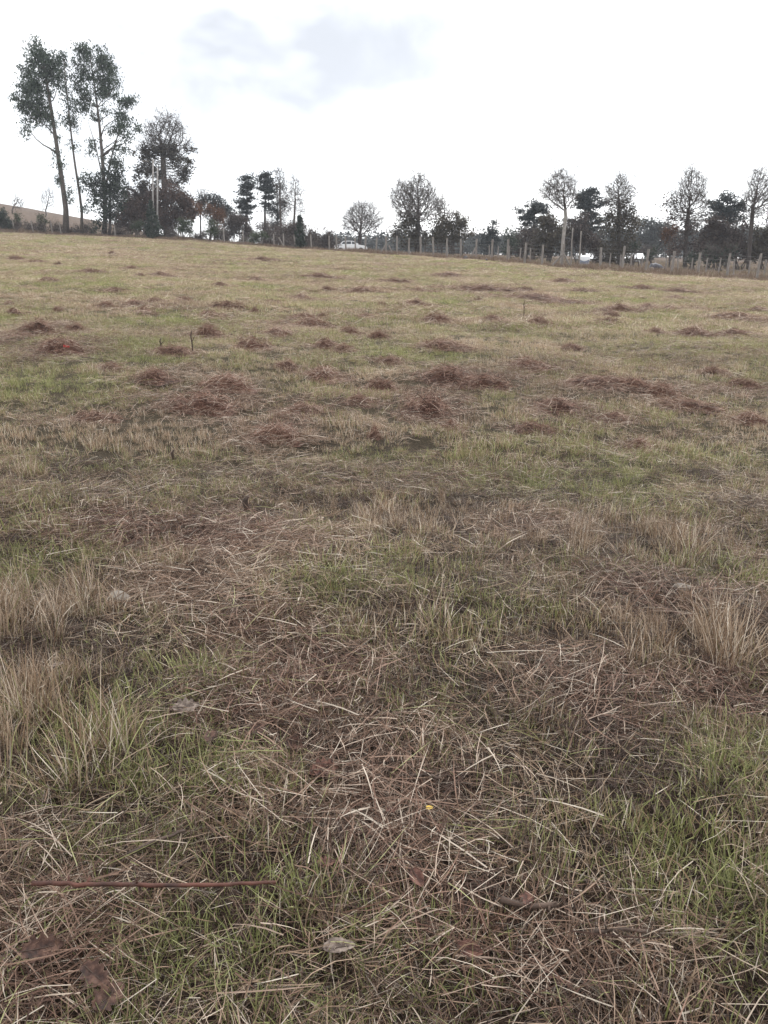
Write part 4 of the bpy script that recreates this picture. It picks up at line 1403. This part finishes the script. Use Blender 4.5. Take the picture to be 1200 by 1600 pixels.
tall_u = [604, 620, 639, 657, 677, 698, 720, 743, 768, 793, 820, 847, 879, 939, 974, 1010, 1051, 1094, 1140, 1187, 1236]
fence('tall weathered post-and-wire fence running along the field edge past the braced post', [(u, fy_at(u)) for u in tall_u], 1.62, 0.085, [0.3, 0.6, 0.9, 1.2, 1.45], 0.005,
      [(878, 859, fy_at(872), 0.95), (880, 895, fy_at(886), 1.0), (605, 592, fy_at(600), 1.1), (607, 615, fy_at(610), 0.9), (743, 733, fy_at(738), 1.0)])
left_u = [(28, 0), (57, 0), (86, 0), (100, 0), (183, 0), (240, 0), (285, 0), (331, 0), (352, 0), (382, 0), (410, 0), (429, 0), (444, 0), (462, 0), (477, 0), (487, 0), (515, 0), (526, 0), (541, 0), (556, 0), (571, 0), (588, 0)]
fence('low old post-and-wire fence in front of the overgrown hedge', [(u, fy_at(u) + 0.4) for u, _ in left_u], 1.45, 0.075, [0.35, 0.7, 1.05, 1.3], 0.004,
      [(437, 446, fy_at(440), 1.0)])
rear_u = [764, 778, 796, 812, 829, 953, 970, 987, 1005, 1042, 1062, 1082, 1106, 1126, 1150, 1174, 1198, 1222]
fence('rear fence of thin short stakes behind the tall fence', [(u, fy_at(u) + 5.0) for u in rear_u], 1.15, 0.05, [0.4, 0.8, 1.05], 0.004)

# tall thin stakes near the blue tank
for (u, Y, tv, lab) in [(893, 62, 356, 'tall thin pole between the braced post and the blue tank'), (906, 60.5, 361, 'tall thin pole standing against the blue tank')]:
    b = foot(u, Y)
    top = P(u + 2, tv, Y)
    mb = MB()
    mb.tube(wander(np.array([0, 0, -.3]), top - b, 7, 0.008), np.linspace(0.065, 0.045, 7), 7)
    o = mb.build('tall_stake', M_POST, None, True)
    o.location = b
    tag(o, lab, 'pole')
# twin pale poles at the conical evergreen
for (u, tv, lab) in [(241, 248, 'pale utility pole directly behind the conical evergreen'), (248, 262, 'second pale pole paired with the utility pole behind the conical evergreen')]:
    Y = 96.5
    b = foot(u, Y)
    top = P(u - 2, tv, Y)
    t = thing('utility_pole', lab, 'pole', b)
    mb = MB()
    mb.tube([np.array([0, 0, -.3]), (top - b) * 0.5, top - b], [0.11, 0.095, 0.08], 10)
    mb.build('shaft', M_CONC, t, True)
    mb = MB()
    H = (top - b)[2]
    mb.box((-0.35, -0.17, H - 0.30), (0.32, -0.075, H - 0.21))
    if tv < 255:
        mb.build('crossarm', M_POST, t)
# dark rail pen behind the fence
t0 = foot(690, 79)
t = thing('rail_pen', 'dark wooden rail pen behind the fence under the squat tree', 'fence', t0)
e0, e1 = foot(664, 79), foot(722, 79)
for zz in (0.4, 0.72, 1.02):
    mb = MB()
    mb.tube(wander(e0 - t0 + (0, 0, zz), e1 - t0 + (0, 0, zz), 6, 0.004), 0.055, 6)
    mb.build('rail', M_RAIL, t)
for f in np.linspace(0, 1, 4):
    mb = MB()
    c = e0 * (1 - f) + e1 * f - t0
    mb.tube([c + (0, 0.08, -0.3), c + (0, 0.08, 0.5), c + (0, 0.08, 1.15)], 0.075, 7)
    mb.build('post', M_RAIL, t)

# ------------------------------------------------------------------ white car beyond the fence
M_CAR = noise_mat('white_paint', [(0.3, (0.70, 0.71, 0.72)), (0.7, (0.80, 0.80, 0.80))], 2, rough=0.3, spec=0.5)
M_GLASS = noise_mat('car_glass', [(0.3, (0.02, 0.022, 0.025)), (0.7, (0.045, 0.05, 0.055))], 2, rough=0.08, spec=0.6)
M_TYRE = noise_mat('tyre_rubber', [(0.3, (0.012, 0.012, 0.012)), (0.7, (0.03, 0.03, 0.03))], 20, rough=0.9)
M_RIM = noise_mat('rim_metal', [(0.3, (0.35, 0.35, 0.36)), (0.7, (0.55, 0.55, 0.56))], 6, rough=0.4, metal=0.6)
M_LAMP = noise_mat('lamp_lens', [(0.3, (0.55, 0.56, 0.58)), (0.7, (0.75, 0.76, 0.78))], 5, rough=0.15)
M_TAIL = noise_mat('tail_lens', [(0.3, (0.25, 0.015, 0.012)), (0.7, (0.38, 0.03, 0.02))], 5, rough=0.2)


def loft(mb, secs):
    """secs: list of rings (same count) joined side by side"""
    k, n = len(secs), len(secs[0])
    v = np.array(secs).reshape(-1, 3)
    q = [(i * n + j, i * n + (j + 1) % n, (i + 1) * n + (j + 1) % n, (i + 1) * n + j) for i in range(k - 1) for j in range(n)]
    tr = [(0, j + 1, j) for j in range(1, n - 1)] + [((k - 1) * n, (k - 1) * n + j, (k - 1) * n + j + 1) for j in range(1, n - 1)]
    mb.add(v, q, tr)


def sedan():
    b = foot(548, 104)
    t = thing('parked_car', 'white sedan parked on the land beyond the wire fence', 'car', b, R(4))
    prof = [(-2.08, 0.42), (-2.10, 0.70), (-2.02, 0.92), (-1.45, 0.98), (1.05, 0.95), (1.75, 0.84), (2.02, 0.70), (2.08, 0.45), (1.95, 0.28), (-1.9, 0.28)]
    mb = MB()
    loft(mb, [[(x * sx, y, 0.28 + (z - 0.28) * sz) for x, z in prof] for y, sx, sz in ((-0.84, 0.97, 0.93), (-0.80, 1, 1), (0.80, 1, 1), (0.84, 0.97, 0.93))])
    body = mb.build('body', M_CAR, t)
    cab = [(-1.50, 0.96), (-1.02, 1.36), (-0.75, 1.43), (0.15, 1.43), (0.42, 1.38), (1.05, 0.94)]
    mb = MB()
    loft(mb, [[(x, y, z) if z < 1.1 else (x * 0.96, y * 0.8, z) for x, z in cab] for y in (-0.78, -0.4, 0.4, 0.78)])
    mb.build('cabin', M_CAR, t)

    def side_y(z, s):
        return s * (0.78 * (1 - 0.2 * (z - 0.96) / 0.45) + 0.012)
    for s in (-1, 1):
        for wnd in ([(-1.18, 1.03), (-0.93, 1.33), (-0.62, 1.36), (-0.62, 1.03)], [(-0.52, 1.03), (-0.52, 1.36), (0.06, 1.36), (0.06, 1.03)], [(0.14, 1.03), (0.14, 1.36), (0.36, 1.32), (0.78, 1.03)]):
            mb = MB()
            o = [(x, side_y(z, s), z) for x, z in wnd]
            i_ = [(x, side_y(z, s) - s * 0.03, z) for x, z in wnd]
            loft(mb, [o, i_])
            mb.build('window', M_GLASS, t)
        for x0 in (-1.27, 1.28):
            w = MB()
            an = np.linspace(0, 2 * math.pi, 19)[:-1]
            loft(w, [[(x0 + rr * math.cos(a), s * yy, 0.31 + rr * math.sin(a)) for a in an] for yy, rr in ((0.66, 0.29), (0.68, 0.31), (0.84, 0.31), (0.865, 0.28))])
            wo = w.build('wheel', M_TYRE, t)
            w = MB()
            loft(w, [[(x0 + rr * math.cos(a), s * yy, 0.31 + rr * math.sin(a)) for a in an] for yy, rr in ((0.85, 0.19), (0.885, 0.17))])
            w.build('rim', M_RIM, wo)
        mb = MB(); mb.box((1.86, s * 0.66 - 0.14, 0.60), (2.06, s * 0.66 + 0.12, 0.74)); mb.build('headlight', M_LAMP, t)
        mb = MB(); mb.box((-2.115, s * 0.66 - 0.13, 0.68), (-2.0, s * 0.66 + 0.13, 0.86)); mb.build('tail_light', M_TAIL, t)
        mb = MB(); mb.box((0.80, s * 0.86 - 0.07, 1.0), (0.94, s * 0.86 + 0.07, 1.12)); mb.build('mirror', M_CAR, t)
        for xh in (-0.5, 0.2):
            mb = MB(); mb.box((xh - 0.16, s * 0.80 - 0.02, 0.84), (xh, s * 0.80 + 0.03, 0.875)); mb.build('door_handle', M_RIM, t)
    for nm, ring in (('windscreen', [(0.50, 1.345), (1.0, 1.0)]), ('rear_window', [(-1.40, 1.06), (-1.06, 1.34)])):
        mb = MB()
        (xa, za), (xb, zb) = ring
        off = 0.025 if nm == 'windscreen' else -0.025
        o = [(xa + off, -0.6, za + .02), (xa + off, 0.6, za + .02), (xb + off, 0.66, zb + .02), (xb + off, -0.66, zb + .02)]
        i_ = [(x - off * 1.6, y, z - 0.04) for x, y, z in o]
        loft(mb, [o, i_])
        mb.build(nm, M_GLASS, t)
    for x0 in (-2.1, 2.03):
        mb = MB(); mb.box((x0 - 0.06, -0.80, 0.36), (x0 + 0.08, 0.80, 0.53)); mb.build('bumper', M_CAR, t)


sedan()

# ------------------------------------------------------------------ low white-roofed house, blue tank, covered heap
M_WALL = noise_mat('grey_boards', [(0.3, (0.10, 0.09, 0.085)), (0.7, (0.18, 0.165, 0.155))], 3, stretch=(6, 6, 1))
M_ROOF = noise_mat('white_sheet_roof', [(0.3, (0.66, 0.68, 0.70)), (0.7, (0.82, 0.82, 0.82))], 2, rough=0.35)
M_TANK = noise_mat('blue_grey_plastic', [(0.3, (0.13, 0.16, 0.22)), (0.7, (0.22, 0.26, 0.34))], 3, rough=0.4)
b = foot(957, 98)
t = thing('low_house', 'low house with white sheet roof glimpsed behind the brown-skirted tree', 'house', b, R(-4))
L = 104 * px(98) / 2
zr = P(957, 396, 98)[2] - b[2]
mb = MB(); mb.box((-L + 0.2, 0, -0.2), (L - 0.2, 4.0, zr - 0.55)); mb.build('wall', M_WALL, t)
mb = MB()
for i in range(12):
    x0, x1 = -L + 2 * L * i / 12 + 0.01, -L + 2 * L * (i + 1) / 12 - 0.01
    rm = MB()
    loft(rm, [[(x, -0.35, zr - 0.62), (x, -0.35, zr - 0.56), (x, 2.0, zr + 0.02), (x, 4.35, zr - 0.56), (x, 4.35, zr - 0.62), (x, 2.0, zr - 0.05)] for x in (x0, x1)])
    rm.build('roof_sheet', M_ROOF, t)
for xw in (-2.9, -1.2, 1.0, 2.8):
    fr = MB(); fr.box((xw - 0.5, -0.05, zr - 1.55), (xw + 0.5, 0.05, zr - 0.8)); fo = fr.build('window', M_ROOF, t)
    pn = MB(); pn.box((xw - 0.42, -0.07, zr - 1.47), (xw + 0.42, -0.04, zr - 0.88)); pn.build('pane', M_GLASS, fo)
dr = MB(); dr.box((-0.35, -0.06, -0.1), (0.35, 0.05, zr - 0.85)); dr.build('door', M_RAIL, t)

b = foot(914, 66)
t = thing('water_tank', 'blue-grey plastic tank with white cover standing behind the thin poles', 'tank', b)
s = px(66)
an = np.linspace(0, 2 * math.pi, 21)[:-1]
w = 7.6 * s
hh = P(914, 402, 66)[2] - b[2]
mb = MB()
loft(mb, [[(w * k * math.cos(a), w * k * math.sin(a), z) for a in an] for z, k in [(0, .96), (0.08, 1.0)] + [(0.08 + (hh - 0.1) * i / 8, 1.0 - 0.035 * (i % 2)) for i in range(1, 9)] + [(hh + 0.02, 0.9)]])
mb.build('tank_body', M_TANK, t)
mb = MB()
an2 = np.linspace(0, 2 * math.pi, 25)[:-1]
loft(mb, [[(w * k * math.cos(a), w * k * math.sin(a), z - dz * (0.5 + 0.5 * math.sin(3 * a + 1))) for a in an2] for z, k, dz in ((hh - 0.16, 1.10, 0.14), (hh + 0.04, 1.06, 0.03), (hh + 0.13, 0.75, 0.05), (hh + 0.17, 0.2, 0.0))])
mb.build('cover', M_ROOF, t)

M_TARP = noise_mat('dark_tarpaulin', [(0.3, (0.016, 0.015, 0.022)), (0.7, (0.045, 0.042, 0.055))], 3, rough=0.5, bump=0.5)
b = foot(1027, 61)
t = thing('covered_heap', 'low heap under dark purple-black tarpaulin weighted with pale stones beyond the fence', 'heap', b)
s = px(61)
mb = MB()
sec = []
for i, f in enumerate(np.linspace(0, 1, 11)):
    x = (f - 0.42) * 27 * s
    hgt = np.interp(f, [0, .06, .35, .55, .85, 1], [0.10, 0.46, 0.52, 0.48, 0.26, 0.06]) + 0.02 * math.sin(i * 2.1) + 0.12
    wd = 0.42 - 0.15 * f + 0.03 * math.sin(i * 1.7)
    sec.append([(x, -wd, -0.05), (x, -wd * 0.92, hgt * 0.55), (x, -wd * 0.45, hgt * 0.95), (x, 0.05, hgt * 1.03), (x, wd * 0.6, hgt * 0.85), (x, wd, hgt * 0.4), (x, wd * 1.1, -0.05)])
loft(mb, sec)
mb.build('tarpaulin', M_TARP, t, True)
M_STONE = noise_mat('pale_stone', [(0.3, (0.13, 0.112, 0.095)), (0.7, (0.28, 0.25, 0.215))], 12, rough=0.9, bump=0.5)


def stone_mesh(rx, ry, rz, m, name='stone'):
    mb = MB()
    secs = []
    ph = rng.uniform(0, 6.28, 3)
    for f in np.linspace(-0.98, 1, 8):
        c = math.sqrt(max(0.02, 1 - f * f))
        secs.append([(rx * c * math.cos(a) * (1 + .12 * math.sin(2 * a + ph[0])), ry * c * math.sin(a) * (1 + .1 * math.sin(3 * a + ph[1])), rz * f * (1 + .08 * math.sin(a + ph[2]))) for a in an2[::2]])
    loft(mb, secs)
    return mb.mesh(name, m, True)


for dx in (-9.5, 7.5):
    o = link('stone', stone_mesh(0.13, 0.11, 0.11, M_STONE), t)
    o.location = (dx * s, -0.42, 0.26 if dx < 0 else 0.2)
for (u, Y, lab) in [(725, 67, 'small black bundle with pale stripe at the fence foot'), (757, 65.5, 'tiny black lump in the dry weeds at the field edge')]:
    b = foot(u, Y)
    o = link('dark_bundle', stone_mesh(0.2 if u < 740 else 0.12, 0.16, 0.17 if u < 740 else 0.1, M_TARP, 'dark_bundle'))
    o.location = b + np.array([0, -1.2, 0.22])
    o.location.z = hz1(o.location.x, o.location.y) + (0.13 if u < 740 else 0.07)
    tag(o, lab, 'bundle')
    if u < 740:
        t2 = MB(); t2.tube([(-0.16, -0.13, 0.05), (0, -0.185, 0.055), (0.16, -0.13, 0.05)], 0.022, 6)
        t2.build('strap', M_STONE, o)

# ------------------------------------------------------------------ small things lying in the grass
def stick(label, keys, r0, r1, m, lift=0.03, name='stick', n=14, stubs=3):
    pts = []
    for u, v in keys:
        g = G(u, v, lift)
        pts.append(g + np.array([0, 0, lift]))
    pts = np.array(pts)
    t_ = np.linspace(0, len(pts) - 1, n)
    i_ = np.clip(t_.astype(int), 0, len(pts) - 2)
    f = (t_ - i_)[:, None]
    p = pts[i_] * (1 - f) + pts[i_ + 1] * f
    p[1:-1] += rng.normal(0, 0.0012, (n - 2, 3))
    base = p[0].copy()
    mb = MB()
    mb.tube(p - base, np.linspace(r0, r1, n) * rng.uniform(0.92, 1.12, n), 7)
    for k in range(stubs):
        j = rng.integers(2, n - 2)
        d = rng.normal(size=3)
        d[2] = abs(d[2])
        mb.tube([p[j] - base, p[j] - base + d / np.linalg.norm(d) * 0.018], [r1 * 0.8, r1 * 0.4], 5)
    o = mb.build(name, m, None, True)
    o.location = base
    return tag(o, label, 'stick')


stick('long straight reddish brown stick lying level across the grass', [(52, 1388), (150, 1388), (300, 1384), (432, 1388)], 0.0058, 0.004, M_STICK, 0.105, n=22, stubs=4)
stick('dark crooked twig slanting through the tan grass above the long reddish stick', [(200, 1338), (250, 1318), (290, 1300)], 0.006, 0.004, M_DSTICK, 0.05)
stick('short thick brown stick half buried in cut straw', [(782, 1408), (830, 1420), (870, 1424)], 0.008, 0.006, M_DSTICK, 0.05)
stick('thin grey-brown stick lying near the buried brown stick', [(920, 1463), (965, 1460), (1010, 1462)], 0.005, 0.004, M_DSTICK, 0.05)
stick('dark thin twig in the flattened straw beside the dead red leaves', [(640, 1214), (668, 1212), (690, 1218)], 0.006, 0.004, M_DSTICK, 0.045)
for (u, v, hpx, lab) in [(386, 808, 24, 'short dark broken stump stick upright in the stubble'), (271, 722, 12, 'tiny dark upright twig in pale stubble'), (301, 552, 28, 'thin dark weed stalk standing beside a hay heap'),
                         (252, 548, 14, 'thin dark short weed stalk near a ragged hay heap'), (818, 497, 22, 'thin lone weed stalk on the upper field')]:
    g = G(u, v)
    m_px = math.hypot(g[1], EYE) / F
    mb = MB()
    thick = 0.019 if v > 750 else 0.012
    hh = hpx * m_px * 1.1 + 0.03
    mb.tube(np.array([(0, 0, -0.04), (0.004, 0, hh * 0.4), (-0.008, 0.004, hh * 0.75), (0.012, 0, hh)]), np.array([1.1, 1, 0.95, 0.5]) * thick * (1 if v > 700 else 0.8), 7)
    if v < 600:
        mb.tube([(0, 0, hh * 0.5), (0.05, 0.02, hh * 0.78)], [thick * 0.5, thick * 0.25], 5)
    o = mb.build('stalk', M_DSTICK, None, True)
    o.location = g
    tag(o, lab, 'stalk')


def leaf_obj(u, v, length, rz, lab, m, lobed=True, lift=0.05, tilt=(0.1, -0.25)):
    """a dry curled leaf: blade with lobes, raised midrib and stalk"""
    g = G(u, v, lift * 1.0)
    t = thing('dead_leaf', lab, 'leaf', g + np.array([0, 0, lift * 0.86]))
    t.rotation_euler = (R(14) + random.uniform(-.35, .35), tilt[0] + random.uniform(-.15, .15), rz)
    n = 17
    f = np.linspace(0, 1, n)
    half = 0.30 * np.sin(np.pi * f ** 0.8) ** 0.75
    if lobed:
        half = half * (1 + 0.32 * np.sin(f * 2 * math.pi * 4.5))
    half[-1] = 0.004
    cross = np.array([-1, -0.5, 0, 0.5, 1])
    x = (f - 0.5)[:, None] * np.ones(5)
    y = half[:, None] * cross[None]
    z = 0.10 * np.abs(cross)[None] ** 1.3 * (half[:, None] / 0.3) + 0.10 * ((f - 0.5) ** 2)[:, None] * 4 * 0.5 + rng.normal(0, 0.016, (n, 5))
    v3 = np.stack([x, y, z], -1) * length
    top, bot = v3.reshape(-1, 3), (v3 - np.array([0, 0, 0.0005])).reshape(-1, 3)
    q = [(i * 5 + j, (i + 1) * 5 + j, (i + 1) * 5 + j + 1, i * 5 + j + 1) for i in range(n - 1) for j in range(4)]
    mb = MB()
    mb.add(top, q)
    mb.add(bot, [t_[::-1] for t_ in q])
    mb.build('blade', m, t, True)
    rib = MB()
    rib.tube(np.stack([(f[::2] - 0.5) * length, np.zeros(9), v3[::2, 2, 2] + 0.0008], -1), np.linspace(0.0011, 0.0004, 9), 5)
    rib.build('midrib', M_DSTICK, t)
    st = MB()
    st.tube([(-0.5 * length, 0, v3[0, 2, 2]), (-0.62 * length, 0.01 * length, v3[0, 2, 2] + 0.003), (-0.75 * length, 0.04 * length, v3[0, 2, 2] + 0.002)], [0.0012, 0.001, 0.001], 5)
    st.build('leaf_stalk', M_DSTICK, t)


M_LRED = noise_mat('red_brown_leaf', [(0.35, (0.03, 0.013, 0.010)), (0.52, (0.085, 0.036, 0.026)), (0.68, (0.16, 0.082, 0.06))], 55, rough=0.7, bump=0.4)
M_LGREY = noise_mat('grey_brown_leaf', [(0.35, (0.055, 0.04, 0.034)), (0.52, (0.13, 0.10, 0.083)), (0.68, (0.23, 0.185, 0.155))], 55, rough=0.8, bump=0.4)
M_LDARK = noise_mat('dark_brown_leaf', [(0.35, (0.018, 0.009, 0.007)), (0.52, (0.05, 0.024, 0.017)), (0.68, (0.10, 0.054, 0.038))], 55, rough=0.7, bump=0.4)
M_LYEL = noise_mat('yellow_leaf', [(0.3, (0.48, 0.30, 0.05)), (0.7, (0.62, 0.44, 0.10))], 22, rough=0.6)
leaf_obj(530, 1483, 0.075, R(8), 'grey-brown oval dead leaf lying in dark grass below the straw', M_LGREY, False, 0.055)
leaf_obj(90, 1039, 0.055, R(60), 'greyish dead leaf caught among tall tan tufts', M_LGREY, False, 0.08)
leaf_obj(291, 1106, 0.09, R(20), 'pale buff crumpled dead leaf beside the tall tan tufts', M_LGREY, True, 0.06)
leaf_obj(508, 1200, 0.09, R(30), 'bright reddish lobed dead leaf on flattened straw', M_LRED, True, 0.05)
leaf_obj(491, 1207, 0.065, R(110), 'smaller reddish dead leaf touching the bright reddish lobed leaf', M_LRED, True, 0.05)
leaf_obj(462, 1164, 0.07, R(-40), 'dark maroon dead leaf up the straw from the reddish leaves', M_LDARK, True, 0.05)
leaf_obj(402, 1138, 0.07, R(70), 'dark maroon dead leaf between grass tufts and straw', M_LDARK, True, 0.045)
leaf_obj(652, 1377, 0.055, R(-60), 'small mauve-brown dead leaf stuck on end in straw', M_LRED, False, 0.055)
leaf_obj(510, 1347, 0.05, R(15), 'small orange-brown dead leaf near the end of the long stick', M_LRED, True, 0.05)
leaf_obj(66, 1482, 0.085, R(25), 'large dark brown lobed dead leaf in the shaded grass', M_LDARK, True, 0.06)
leaf_obj(150, 1530, 0.075, R(-30), 'dark brown curled dead leaf below the large dark lobed leaf', M_LDARK, True, 0.06)
leaf_obj(170, 1562, 0.08, R(60), 'blackish brown dead leaf sunk low in green blades', M_LDARK, True, 0.05)
leaf_obj(823, 1406, 0.05, R(80), 'rust coloured dead leaf scrap above the buried brown stick', M_LRED, True, 0.06)
leaf_obj(671, 1262, 0.022, R(10), 'tiny bright yellow leaf in flattened straw', M_LYEL, False, 0.06)
leaf_obj(328, 1150, 0.08, R(100), 'upright dark rust dead leaf beside a single green blade', M_LDARK, True, 0.06)
leaf_obj(612, 1268, 0.035, R(40), 'small rusty dead leaf near the tiny yellow leaf', M_LRED, True, 0.06)
leaf_obj(735, 1487, 0.06, R(-15), 'orange-tan dead leaf curled in tangled straw', M_LRED, False, 0.06)

for (u, v, a, lab) in [(189, 944, 0.055, 'pale oblong stone in the grass beside the reddish hay patch'), (1066, 926, 0.04, 'small buff stone in the stubble')]:
    g = G(u, v)
    o = link('stone', stone_mesh(a, a * 0.6, a * 0.45, M_STONE))
    o.location = g + np.array([0, 0, a * 0.45 + 0.005])
    o.rotation_euler = (0.1, 0.05, -0.4)
    tag(o, lab, 'stone')
# red scrap on a hay heap
g = G(106, 553)
M_RED = noise_mat('red_plastic', [(0.3, (0.42, 0.03, 0.03)), (0.7, (0.55, 0.06, 0.05))], 9, rough=0.4)
mb = MB()
sec = []
for i, f in enumerate(np.linspace(0, 1, 6)):
    sec.append([((f - 0.5) * 0.075, -0.025 + 0.006 * math.sin(i * 2), 0.0), ((f - 0.5) * 0.075, -0.014, 0.022 + 0.006 * math.sin(i * 1.7)), ((f - 0.5) * 0.07, 0.012, 0.026 + 0.005 * math.cos(i * 2.3)), ((f - 0.5) * 0.075, 0.028, 0.004)])
loft(mb, sec)
o = mb.build('plastic_scrap', M_RED)
o.location = g + np.array([0, -0.02, 0.09])
o.rotation_euler = (0.2, 0.1, 0.5)
tag(o, 'small crumpled red plastic scrap lying on a hay heap', 'litter')

# ------------------------------------------------------------------ thin autumn haze
m = bpy.data.materials.new('haze')
m.use_nodes = True
m.node_tree.nodes.clear()
ho = N(m.node_tree.nodes, 'ShaderNodeOutputMaterial')
hv = N(m.node_tree.nodes, 'ShaderNodeVolumePrincipled')
hv.inputs['Color'].default_value = (0.86, 0.89, 0.97, 1)
hv.inputs['Density'].default_value = 0.0005
m.node_tree.links.new(hv.outputs[0], ho.inputs['Volume'])
mb = MB()
mb.box((-345, -345, -4), (345, 345, 52))
o = mb.build('haze', m)
o['kind'] = 'stuff'
tag(o, 'thin pale autumn haze hanging over the field and trees', 'haze')
